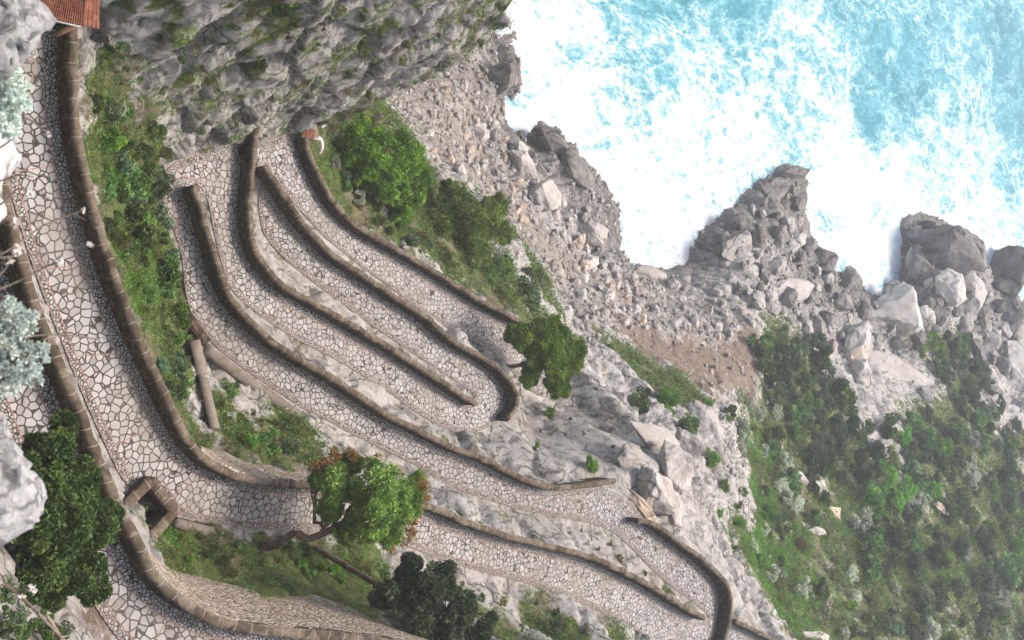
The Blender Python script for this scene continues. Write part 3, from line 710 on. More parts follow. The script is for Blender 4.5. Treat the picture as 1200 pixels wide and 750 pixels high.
# ------------------------------------------------------------------ sea
def build_sea():
    ni, nj = 420, 420
    Ys = 40 + (np.exp(np.linspace(0, 3.7, ni)) - 1) * 22.0
    s = np.linspace(-1, 1, nj)
    X = s[None] * (120 + 0.75 * Ys[:, None]); Y = np.repeat(Ys[:, None], nj, 1)
    # foam density read off the photograph at a few places, spread over the real water surface
    fp = '''610 40 1;640 90 1;700 150 1;660 110 1;745 270 1;780 300 1;830 240 .93;900 190 .5;925 185 .35;960 230 1;1000 300 1;1040 310 1;980 200 1;1040 230 .95;1090 220 .85;1140 260 .85;1165 290 .9;
    1200 330 .9;1190 260 .6;680 20 .8;720 20 .42;780 15 .12;840 10 .12;900 20 .2;700 80 .8;740 70 .35;720 100 .5;760 110 .45;800 90 .45;840 80 .4;800 50 .3;860 40 .2;940 30 .85;960 90 .7;950 150 .8;
    1000 20 .3;1030 60 .2;1060 20 .35;1040 120 .22;1080 110 .3;1020 100 .3;1100 60 .4;1140 30 .45;1180 60 .2;1195 100 .1;1120 120 .5;1160 150 .7;1150 200 .8;1190 180 .35;750 170 .8;790 180 .7;760 140 .6;820 170 .8;840 130 .7;880 140 .8;
    900 100 .7;870 90 .6;920 60 .7;660 60 .95;640 20 1;650 160 1;720 220 .95;780 240 .85;1090 170 .65;1060 190 .85;1010 160 .8;980 60 .7'''
    A = np.array([[float(v) for v in r.split()] for r in fp.replace('\n', '').split(';')])
    W = np.array([U(a, b, -H) for a, b, _ in A])
    num = np.zeros_like(X); den = np.zeros_like(X)
    wx = X + 9 * fbm(np.stack((X, Y, X * 0), -1), 22, 3, 3); wy = Y + 16 * fbm(np.stack((X, Y, X * 0), -1), 22, 3, 8)
    for (w, f) in zip(W, A[:, 2]):
        d2 = (wx - w[0]) ** 2 + ((wy - w[1]) * 0.62) ** 2 + 14
        q = 1 / d2 ** 1.7; num += q * f; den += q
    foam = num / den
    Z = 0.5 * fbm(np.stack((X, Y * .6, X * 0), -1), 14, 4, 21) + 0.25 * fbm(np.stack((X, Y, X * 0), -1), 3.5, 2, 4)
    idx = np.arange(ni * nj).reshape(ni, nj)
    F = np.stack((idx[:-1, :-1], idx[:-1, 1:], idx[1:, 1:], idx[1:, :-1]), -1).reshape(-1, 4)
    o = np_mesh('sea', np.stack((X, Y, Z), -1).reshape(-1, 3), F, M['sea'], smooth=True, attrs={'foam': foam.ravel()})
    tag(o, kind='structure')
build_sea()

# ------------------------------------------------------------------ parapets
def sub_side(S, which, i0, i1, pre=(), post=()):
    out = [np.array((*U(x, y, z + WALLH)[:2], H + z)) for x, y, z in pre]
    for k in range(i0, i1 + 1):
        s = S[k][which]; out.append(side(s, S[k][2]))
    out += [np.array((*U(x, y, z + WALLH)[:2], H + z)) for x, y, z in post]
    return catmull(np.array(out), step=0.16)

def sweep(P, prof, attr_edge=None, wob=0.0, seed=0):
    """sweep a cross-section (offset, height) along P (n,3); returns V, F, along"""
    n = len(P); T = np.gradient(P, axis=0); T[:, 2] = 0; T /= np.linalg.norm(T, axis=1, keepdims=True) + 1e-9
    N = np.stack((T[:, 1], -T[:, 0], np.zeros(n)), 1)
    prof = np.asarray(prof, float); k = len(prof)
    V = P[:, None, :] + N[:, None, :] * prof[None, :, 0:1]; V[..., 2] += prof[None, :, 1]
    if wob:
        V = V + N[:, None, :] * (fbm(V.astype(np.float32), 0.8, 3, seed) * wob)[..., None]
        V[..., 2] += (fbm(V.astype(np.float32) + 9, 0.7, 3, seed) * wob * .7)
    al = np.concatenate(([0], np.cumsum(np.linalg.norm(np.diff(P, axis=0), axis=1))))
    idx = np.arange(n * k).reshape(n, k)
    F = np.stack((idx[:-1], np.roll(idx, -1, 1)[:-1], np.roll(idx, -1, 1)[1:], idx[1:]), -1).reshape(-1, 4)
    caps = [idx[0][::-1], idx[-1]]
    return V.reshape(-1, 3), [F, np.array([caps[0]]), np.array([caps[1]])], np.repeat(al, k), np.tile(np.linspace(0, 1, k), n)

def parapet(P, label, out_sign, low=1.5, w=0.32, cw=0.40, h=WALLH, group='parapet walls of the zigzag road', name='parapet_wall'):
    base = empty(name, tuple(P[len(P) // 2])); tag(base, label, 'wall', group, 'thing')
    L = np.array(base.location)
    prof = [(-w / 2, -0.15 if out_sign > 0 else -low), (-w / 2, h - .14), (w / 2, h - .14), (w / 2, -low if out_sign > 0 else -0.15)]
    # subdivide the faces a little so the rubble can be uneven
    pr = []
    for a, b in zip(prof, prof[1:] + prof[:1]):
        m_ = 4 if abs(a[0] - b[0]) < .01 else 1
        for t in range(m_): pr.append((a[0] + (b[0] - a[0]) * t / m_, a[1] + (b[1] - a[1]) * t / m_))
    V, F, al, _ = sweep(P, pr, wob=0.05, seed=3)
    np_mesh('rubble_body', V - L, F, M['wall'], base)
    c = cw / 2; s = out_sign
    cp = [(-c * s, h - .16), (-c * s * 1.0, h - .05), (-c * s * .72, h + .035), (-c * s * .3, h + .075), (c * s * .3, h + .08), (c * s * .72, h + .04), (c * s, h - .03), (c * s, h - .16)]
    ex = [0, 0, 0, 0, 0, .35, 1, 1]
    V, F, al, _ = sweep(P, cp, wob=0.05, seed=8)
    V[:, :2] += (fbm(V.astype(np.float32), .22, 2, 4) * .035)[:, None]; V[:, 2] += fbm(V.astype(np.float32), .3, 3, 14) * .05
    # stones of the coping: each joint is a slight notch
    j = np.abs(((al / 0.74) % 1) - .5) > .44
    blk = np.floor(al / .74 + .5); V[:, 2] += (_h(blk, blk * 0, blk * 0, 3) - .5) * .08; V[:, 0] += (_h(blk, blk * 0, blk * 0, 5) - .5) * .07; V[:, 1] += (_h(blk, blk * 0, blk * 0, 6) - .5) * .07; V[:, 2] -= np.where(j, 0.02, 0)
    np_mesh('coping', V - L, F, M['coping'], base, smooth=False, attrs={'along': al, 'edge': np.tile(ex, len(P))})
    return base

def outsign(P, ref):
    """+1 if the side away from ref (a road side polyline) is on the sweep's positive side"""
    i = len(P) // 2; T = P[i + 1] - P[i]; N = np.array((T[1], -T[0]))
    d = ref[np.argmin(np.linalg.norm(ref[:, :2] - P[i, :2], axis=1))][:2] - P[i, :2]
    return -1 if N @ d > 0 else 1

WALLS = {}
def mk(key, P, ref, label, **kw):
    WALLS[key] = P; return parapet(P, label, outsign(P, ref), **kw)
wf = mk('F', sub_side(SEC, 0, 0, 26), LQ[:26 * NS], 'long mossy parapet of the highest lane, from the tiled gate roof to the far bend', low=1.0)
wj = mk('J', sub_side(SEC, 1, 27, 33, post=((768,615,-56.4),(748,610,-56.6))), LP[27 * NS:33 * NS], 'dark curved parapet around the far hairpin beside the big overhanging rock', low=2.2)
wa = mk('A', sub_side(SEC, 1, 36, 56, pre=((721,564,-56.9),)), LP[36 * NS:56 * NS], 'parapet between second and third lanes, from overhanging rock to blunt gully end')
wb = mk('B', sub_side(SEC, 0, 59, 72, pre=((301,147,-60.3),)), LQ[59 * NS:72 * NS], 'parapet between third and fourth lanes, coming out of the cliff', low=2.4)
wc = mk('C', sub_side(SEC, 1, 72, 88), LP[72 * NS:88 * NS], 'parapet between fourth and lowest road lanes, wrapping the bend near the umbrella pine', low=1.5)
wd = mk('D', sub_side(SEC, 0, 91, 100), LQ[91 * NS:100 * NS], 'seaward parapet of the lowest lane under the pines, starting at the tiled pillar', low=2.0)
we = mk('E', sub_side(L0, 0, 0, len(L0) - 1), L0Q, 'broad brown parapet of the uppermost road beside the dark tree, above the light masonry slope', low=1.6, cw=.44, w=.36)
w6 = mk('L6', sub_side(L6, 0, 0, 3), L6Q, 'short parapet piece of a lower road below the far hairpin')

# battered masonry under two parapets
def batter(parent, top, foot, name='masonry_slope', mat='masonry'):
    T = catmull(np.array([U(x, y, z) for x, y, z in top]), n=12); B = catmull(np.array([U(x, y, z) for x, y, z in foot]), n=12)
    n = min(len(T), len(B)); ti = np.linspace(0, len(T) - 1, 60); 
    T = np.array([T[int(a)] for a in ti]); B = np.array([B[int(a)] for a in np.linspace(0, len(B) - 1, 60)])
    B = B + (B - T) * .12
    t = np.linspace(0, 1, 24)
    V = T[:, None] * (1 - t)[None, :, None] + B[:, None] * t[None, :, None]
    V[..., 2] += fbm(V.astype(np.float32), .9, 3, 5) * .10 * np.sin(np.pi * np.clip(t * 1.05, 0, 1))[None] + .12 * np.sin(np.pi * t)[None]
    idx = np.arange(60 * 24).reshape(60, 24)
    F = np.stack((idx[:-1, :-1], idx[:-1, 1:], idx[1:, 1:], idx[1:, :-1]), -1).reshape(-1, 4)
    n0 = np.cross(V[1, 0] - V[0, 0], V[0, 1] - V[0, 0])
    if n0[2] > 0: F = F[:, ::-1]
    L = np.array(parent.location)
    o = np_mesh(name, V.reshape(-1, 3) - L, F[:, ::-1], M[mat], parent, smooth=True)
    md = o.modifiers.new('thick', 'SOLIDIFY'); md.thickness = 0.25; md.offset = 0
    o['label'] = 'light sloping masonry below the parapet'; return o
batter(we, [(165,640,-42.6),(185,675,-42.25),(213,705,-41.95),(253,724,-41.75),(300,735,-41.55),(400,746,-41.05),(480,756,-40.5),(540,766,-40.2)],
       [(186,664,-48.9),(205,672,-48.8),(236,680,-48.6),(268,686,-48.4),(300,690,-48.2),(360,701,-47.6),(405,713,-46.8),(450,736,-45.2)])
batter(wf, [(232,529,-48.7),(250,541,-48.9),(285,557,-49.0),(330,564,-49.4),(357,566,-49.7),(400,568,-50.1)],
       [(231,525,-49.6),(250,531,-51.8),(262,533,-53.3),(285,538,-54.6),(320,542,-55),(350,545,-55),(392,548,-55.6)])

# ------------------------------------------------------------------ gutters and small masonry
def box_path(P, w, z0, z1, name, mat, parent=None, wob=.03, label=None):
    V, F, al, _ = sweep(np.asarray(P, float), [(-w / 2, z0), (-w / 2, (z0 + z1) / 2), (-w / 2, z1), (w / 2, z1), (w / 2, (z0 + z1) / 2), (w / 2, z0)], wob=wob, seed=5)
    L = np.array(parent.location) if parent else 0
    return np_mesh(name, V - L, F, mat, parent)
def gutter(pp, z0, z1, w):
    P = np.array([U(x, y, z0 + (z1 - z0) * i / (len(pp) - 1)) for i, (x, y) in enumerate(pp)])
    o = box_path(catmull(P, step=.4), w, -0.8, -0.02, 'gutter', M['concrete']); tag(o, kind='structure')
gutter([(207,612),(235,620),(270,626),(310,632),(355,637)], -50.0, -51.0, .45)
gutter([(243,408),(262,424),(285,441),(318,464),(352,488),(392,508)], -59.3, -58.6, .62)
gutter([(445,538),(480,560),(520,583),(550,594),(590,603)], -58.3, -57.5, .75)
gutter([(520,668),(545,680),(575,690)], -52.6, -53, .5)
gutter([(310,296),(332,316),(365,342),(390,358)], -63.9, -63.4, .5)

# drain pit beside the upper lane
cs = [(147,593),(177,563),(205,599),(170,638)]
pit = thing('drain_pit', 'square brown stone pit with four low walls beside the highest road lane', 'pit', tuple(U(175, 600, -49.6)))
zp = [-48.6, -48.7, -49.0, -48.9]
cor = [U(x, y, z) for (x, y), z in zip(cs, zp)]
for a, b in ((0, 1), (1, 2), (2, 3)):
    p, q = cor[a], cor[b]; d = (q - p) / np.linalg.norm(q - p)
    P = np.array([p + (q - p) * t for t in np.linspace(0, 1, 12)]); P = P + d * 0
    box_path(P, .42, -1.6, -0.05, 'pit_wall', M['brick'], pit); 
    P2 = P.copy(); V, F, al, _ = sweep(P2, [(-.26, -.06), (-.24, .03), (0, .06), (.24, .03), (.26, -.06)], wob=.03)
    np_mesh('coping', V - np.array(pit.location), F, M['coping'], pit, attrs={'along': al, 'edge': al * 0})
Vb = np.array([c + np.array((0, 0, -1.55)) for c in cor]); np_mesh('pit_floor', Vb - np.array(pit.location), np.array([[0, 1, 2, 3]]), M['brick'], pit)

# stair wall between gully and second lane
def cap_wall(pp, z0, z1, w, label, low=2.5, mat='brick', name='boundary_wall', cap='capslab'):
    P = np.array([U(x, y, z0 + (z1 - z0) * i / (len(pp) - 1)) for i, (x, y) in enumerate(pp)])
    P = catmull(P, step=.35); b = empty(name, tuple(P[0])); tag(b, label, 'wall', None, 'thing')
    box_path(P, w * .86, -low, -.05, 'rubble_body', M[mat], b, wob=.06)
    V, F, al, _ = sweep(P, [(-w / 2, -.06), (-w / 2, .06), (w / 2, .06), (w / 2, -.06)], wob=.015)
    np_mesh('cap_slab', V - np.array(b.location), F, M[cap], b); return b
cap_wall([(228,399),(233,420),(237,440)], -57.2, -57.0, .62, 'short grey-capped wall piece near the mossy edge of the second lane')
cap_wall([(238,441),(244,468),(252,502)], -56.4, -54.6, .55, 'narrow grey-capped wall climbing the rocks towards the highest lane')
cap_wall([(221,372),(232,388),(243,402)], -58.7, -58.9, .6, 'low dark mossy wall stub on the edge of the second lane', cap='wall', low=1.5)

# tiled roof of the upper gate
def prism(c, d, w, h, name, mat, parent, ang=0):
    x, y, z = w / 2, d / 2, h
    V = np.array([(-x, -y, 0), (x, -y, 0), (x, y, 0), (-x, y, 0), (-x, -y, z), (x, -y, z), (x, y, z), (-x, y, z)], float)
    ca_, sa_ = math.cos(ang), math.sin(ang)
    V = np.stack((V[:, 0] * ca_ - V[:, 1] * sa_, V[:, 0] * sa_ + V[:, 1] * ca_, V[:, 2]), 1) + np.asarray(c)
    F = np.array([(3, 2, 1, 0), (4, 5, 6, 7), (0, 1, 5, 4), (1, 2, 6, 5), (2, 3, 7, 6), (3, 0, 4, 7)])
    o = np_mesh(name, V - np.array(parent.location), F, mat, parent)
    b = o.modifiers.new('b', 'BEVEL'); b.width = min(w, d, h) * .08; b.segments = 2
    return o
def mat_tiles():
    t = NT('terracotta_tiles'); p = t.objc(); n = t.noise(p, 4, 6, .7)
    col = t.ramp(n, [(.3, (.09, .035, .022)), (.5, (.20, .075, .045)), (.7, (.32, .15, .09))])
    return t.out(col, t.bump(n, .5, .02), .85, .2)
M['tiles'] = mat_tiles()
def tile_panel(A, B, Cc, D, parent, name='roof_slope', nc=24, nr=12):
    """corrugated clay tiles over quad A-B (eave) to D-C (ridge)"""
    A, B, Cc, D = [np.asarray(v, float) for v in (A, B, Cc, D)]
    nu, nv = nc * 8 + 1, nr * 4 + 1
    u = np.linspace(0, 1, nu); v = np.linspace(0, 1, nv)
    e = A[None] * (1 - u)[:, None] + B[None] * u[:, None]; r = D[None] * (1 - u)[:, None] + Cc[None] * u[:, None]
    V = e[:, None] * (1 - v)[None, :, None] + r[:, None] * v[None, :, None]
    nrm = np.cross(B - A, D - A); nrm /= np.linalg.norm(nrm); nrm = nrm * np.sign(nrm[2])
    rip = 0.05 * np.abs(np.sin(u * nc * math.pi))[:, None] + 0.035 * (1 - (v * nr) % 1)[None]
    V = V + nrm * rip[..., None]
    idx = np.arange(nu * nv).reshape(nu, nv)
    F = np.stack((idx[:-1, :-1], idx[1:, :-1], idx[1:, 1:], idx[:-1, 1:]), -1).reshape(-1, 4)
    o = np_mesh(name, V.reshape(-1, 3) - np.array(parent.location), F, M['tiles'], parent)
    s = o.modifiers.new('s', 'SOLIDIFY'); s.thickness = .07; return o
zr = -43.6
ga = thing('road_gate', 'gatehouse with red-brown clay tile roof standing over the highest road lane', 'gatehouse', tuple(U(60, 0, -46.3)))
e0, e1 = U(28, 15, zr), U(95, 30, zr); e2 = U(116, 34, zr - .1)
back = np.array((-5.2, 0, 0))
ridge0, ridge1 = e0 + np.array((-2.2, .5, .75)), e1 + np.array((-1.7, -.25, .75))
tile_panel(e0, e1, ridge1, ridge0, ga)
r2 = ridge1 + np.array((-4, 0, 0.0)); ridge0b = ridge0 + np.array((-4, 0, 0))
tile_panel(ridge0 , ridge1, r2 + np.array((0, 0, 1.2)), ridge0b + np.array((0, 0, 1.2)), ga)
tile_panel(e1, e2, r2 + np.array((0, .7, -.1)), r2 + np.array((0, 0, 1.2)), ga, nc=4)
# eave board, beam, posts, gate pier
dv = e1 - e0
b0 = box_path(np.array([e0 + dv * t for t in np.linspace(-.02, 1.0, 5)]), .10, -.12, -.01, 'eave_board', M['white'], ga, wob=0)
q0, q1 = U(66, 40, -45.1), U(96, 27, -44.6)
box_path(np.array([q0 + (q1 - q0) * t for t in np.linspace(0, 1, 4)]), .22, -.2, .04, 'timber_brace', M['wood'], ga, wob=.01)
for (x, y) in ((70, 22), (4, 12)):
    p = U(x, y, -46.4); prism(p, .35, .35, 2.6, 'post', M['wood'], ga)

# lower gate: tiled pillar, white bar, pale arch
g2 = thing('gate_pillar', 'small tiled pillar at the cliff end of the lowest parapet', 'pillar', tuple(U(358, 158, -65.2)))
c = U(364, 158, -64.2)
prism(c + np.array((0, 0, -1.6)), .5, .55, 1.55, 'pillar_body', M['wall'], g2)
tile_panel(c + np.array((.28, -.75, -.02)), c + np.array((.28, .25, -.02)), c + np.array((-.3, .25, .25)), c + np.array((-.3, -.75, .25)), g2, name='tile_cap', nc=4, nr=2)
prism(c + np.array((-.25, .32, -.05)), .5, .9, .10, 'grey_slab', M['capslab'], g2, ang=.2)
def tube(P, r, name, mat, parent=None, sides=8, rad=None):
    P = np.asarray(P, float); n = len(P)
    T = np.gradient(P, axis=0); T /= np.linalg.norm(T, axis=1, keepdims=True) + 1e-9
    up = np.where(np.abs(T[:, 2:3]) < .9, np.array([[0, 0, 1.]]), np.array([[1., 0, 0]]))
    N = np.cross(T, up); N /= np.linalg.norm(N, axis=1, keepdims=True); B = np.cross(T, N)
    rr = np.full(n, r) if rad is None else np.asarray(rad)
    a = np.linspace(0, 2 * math.pi, sides, endpoint=False)
    V = P[:, None] + rr[:, None, None] * (N[:, None] * np.cos(a)[None, :, None] + B[:, None] * np.sin(a)[None, :, None])
    idx = np.arange(n * sides).reshape(n, sides)
    F = np.stack((idx[:-1], idx[1:], np.roll(idx, -1, 1)[1:], np.roll(idx, -1, 1)[:-1]), -1).reshape(-1, 4)
    if name is None: return V.reshape(-1, 3), F
    L = np.array(parent.location) if parent else 0
    return np_mesh(name, V.reshape(-1, 3) - L, [F, np.array([idx[0]]), np.array([idx[-1][::-1]])], mat, parent, smooth=True)
bar = thing('barrier_bar', 'slim white hooked rail reaching out of the cliff behind the tiled pillar', 'rail', tuple(U(377, 148, -64.6)))
br = [U(376, 149, -64.8), U(388, 140, -64.6), U(400, 132, -64.4), U(408, 127, -64.3), U(411, 124, -64.5), U(409, 121, -64.9)]
tube(catmull(np.array(br), n=5), .13, 'rail', M['white'], bar)
tube(np.array([U(380, 147, -65.0) + np.array((0, 0, z)) for z in (-2.5, -1, 0.2)]), .09, 'rail_post', M['white'], bar)
ar = thing('pale_arch', 'little whitewashed curved arch beside the lowest parapet under the tiled pillar', 'arch', tuple(U(372, 172, -65.6)))
tube(catmull(np.array([U(367, 161, -64.6), U(375, 163, -64.6), U(377, 172, -64.9), U(374, 179, -65.4)]), n=5), .14, 'arch_rib', M['white'], ar)
tube(catmull(np.array([U(366, 163, -66.4), U(374, 163, -66.5), U(376, 172, -66.8), U(373, 179, -67)]), n=5), .12, 'arch_foot', M['white'], ar)

# ------------------------------------------------------------------ words for where things stand
LM = [((1050,440),'the huge tilted slab'),((765,565),'the rock overhanging the road'),((590,95),'the big block under the cliff tip'),((695,275),'the round boulder above the bay'),
 ((1180,320),'the lone sea stack'),((925,205),'the hooked headland tip'),((1085,290),'the square sea crag'),((640,415),'the umbrella pine'),((550,262),'the olive-green pine'),
 ((450,195),'the dense round pine'),((830,410),'the brown scree'),((852,710),'the far hairpin parapet'),((240,470),'the narrow stair wall'),((175,600),'the drain pit'),
 ((430,590),'the rust-tipped pine'),((505,705),'the leaning oak'),((70,10),'the tiled gatehouse'),((365,155),'the small tiled pillar'),((228,222),'the blunt wall end in the gully'),
 ((970,590),'the pale outcrop mid-slope'),((1045,570),'the flat-topped bright pine'),((1120,395),'the shrub gully by the crag'),((1170,640),'the shaded eastern ravine'),((930,740),'the short lower parapet'),((70,600),'the dark cypress-like tree'),
 ((630,60),'the cliff tip'),((560,155),'the pale split block'),((612,250),'the tan rounded boulder'),((672,200),'the layered shore rock'),((762,322),'the low rock at the cove'),((735,365),'the scree foot above the cove'),((925,338),'the broad brown-grey rock'),((962,308),'the dark pointed block'),((862,290),'the brown washed rock'),((1162,452),'the flat white-topped block'),((1113,338),'the pale crag shoulder'),((1003,405),'the pale upright block'),((150,380),'the bend of the highest parapet'),((330,560),'the upper masonry slope'),((300,710),'the lower masonry slope')]
LMA = np.array([p for p, _ in LM], float)
ORD = ['closest','second closest','third closest','fourth closest','fifth closest','sixth closest','seventh closest','eighth closest','ninth closest','tenth closest',
 'eleventh closest','twelfth closest','thirteenth closest','fourteenth closest','fifteenth closest','sixteenth closest','seventeenth closest','eighteenth closest','nineteenth closest','twentieth closest'] + [t_ + '-' + u_ + ' closest' for t_ in ('twenty', 'thirty', 'forty') for u_ in ('first','second','third','fourth','fifth','sixth','seventh','eighth','ninth')]
PENDING = []       # (object, phrase, category, group, px, py)
def later(o, phrase, cat, group, px, py): PENDING.append((o, phrase, cat, group, px, py))
def write_labels():
    by = {}
    for o, ph, cat, gr, x, y in PENDING:
        d = np.hypot(LMA[:, 0] - x, LMA[:, 1] - y); order = np.argsort(d)
        by.setdefault((ph, int(order[0])), []).append((d[order[0]], o, cat, gr))
    for (ph, li), rows in by.items():
        rows.sort(key=lambda r: r[0])
        for k, (d, o, cat, gr) in enumerate(rows):
            w = ORD[k]
            tag(o, ('%s, %s to %s' % (ph, w, LM[li][1])), cat, gr)

def poly_pts(poly, n, mind, rng, tries=40):
    P = np.array(poly, float); lo, hi = P.min(0), P.max(0); out = []
    def inside(x, y):
        c = False; j = len(P) - 1
        for i in range(len(P)):
            if (P[i, 1] > y) != (P[j, 1] > y) and x < (P[j, 0] - P[i, 0]) * (y - P[i, 1]) / (P[j, 1] - P[i, 1]) + P[i, 0]: c = not c
            j = i
        return c
    t = 0
    while len(out) < n and t < n * tries:
        t += 1; x, y = rng.uniform(lo[0], hi[0]), rng.uniform(lo[1], hi[1])
        if inside(x, y) and all((x - a) ** 2 + (y - b) ** 2 > mind * mind for a, b in out): out.append((x, y))
    return out

# ------------------------------------------------------------------ boulders
import bmesh
def rock_mesh(name, seed, stretch=(1, 1, 1), npts=16, rough=0.10, sub=2, mat='boulder', facet=1.0, k=1.0):
    rng = np.random.RandomState(seed); bm = bmesh.new()
    d = rng.normal(size=(npts, 3)); d /= np.linalg.norm(d, axis=1, keepdims=True)
    d *= rng.uniform(.82, 1.08, (npts, 1))
    for v in d: bm.verts.new(v * np.array(stretch))
    r = bmesh.ops.convex_hull(bm, input=bm.verts)
    bmesh.ops.delete(bm, geom=[g for g in r['geom_interior'] if isinstance(g, bmesh.types.BMVert)], context='VERTS')
    bmesh.ops.bevel(bm, geom=bm.edges[:], offset=0.045 / facet, segments=2, profile=.6, affect='EDGES', clamp_overlap=True)
    bmesh.ops.triangulate(bm, faces=bm.faces)
    bmesh.ops.remove_doubles(bm, verts=bm.verts, dist=.02)
    for _ in range(sub): bmesh.ops.subdivide_edges(bm, edges=[e for e in bm.edges if e.calc_length() > .10], cuts=1, use_grid_fill=False); bmesh.ops.triangulate(bm, faces=bm.faces)
    bm.normal_update()
    P = np.array([v.co for v in bm.verts], np.float32); N = np.array([v.normal for v in bm.verts])
    f1, f2, fac = worley(P + seed, .55 / k, seed)
    dd = rough * (fbm(P + seed * 3.1, .9 / k, 4, seed) * .8 + fac * .55 - np.clip(.12 - (f2 - f1), 0, .12) * 4 + .35 * fbm(P + seed, .22 / k, 3, seed, ridged=True))
    P = P + N * dd[:, None]
    for v, c in zip(bm.verts, P): v.co = c
    for f in bm.faces: f.smooth = True
    me = bpy.data.meshes.new(name); bm.to_mesh(me); bm.free(); me.materials.append(M[mat]); return me
RK = {}
for mt in ('boulder', 'tan', 'wet'):
    RK[mt] = [rock_mesh('boulder_' + mt, 10 + i, ((1, .8, .7), (1, .9, .8), (1.2, .75, .6), (1, 1, .75), (1.3, .8, .7), (1, .7, .9))[i % 6], npts=(16, 26, 20, 34, 18, 24)[i % 6], mat=mt) for i in range(6)]
def put_rock(px, py, rpx, me, name='boulder', rng=None, ang=None, sq=1.0, sink=.25, tilt=.3, z=None):
    p = hit(px, py) if z is None else U(px, py, z)
    if p is None: return None
    r = rpx * depth_of(p) / FPX
    o = bpy.data.objects.new(name, me); C.objects.link(o)
    o.location = (p[0], p[1], p[2] + r * (.5 - sink) * .7)
    o.scale = (r, r, r * sq)
    rng = rng or RNG
    o.rotation_euler = (rng.uniform(-tilt, tilt), rng.uniform(-tilt, tilt), rng.uniform(0, 6.28) if ang is None else ang)
    return o
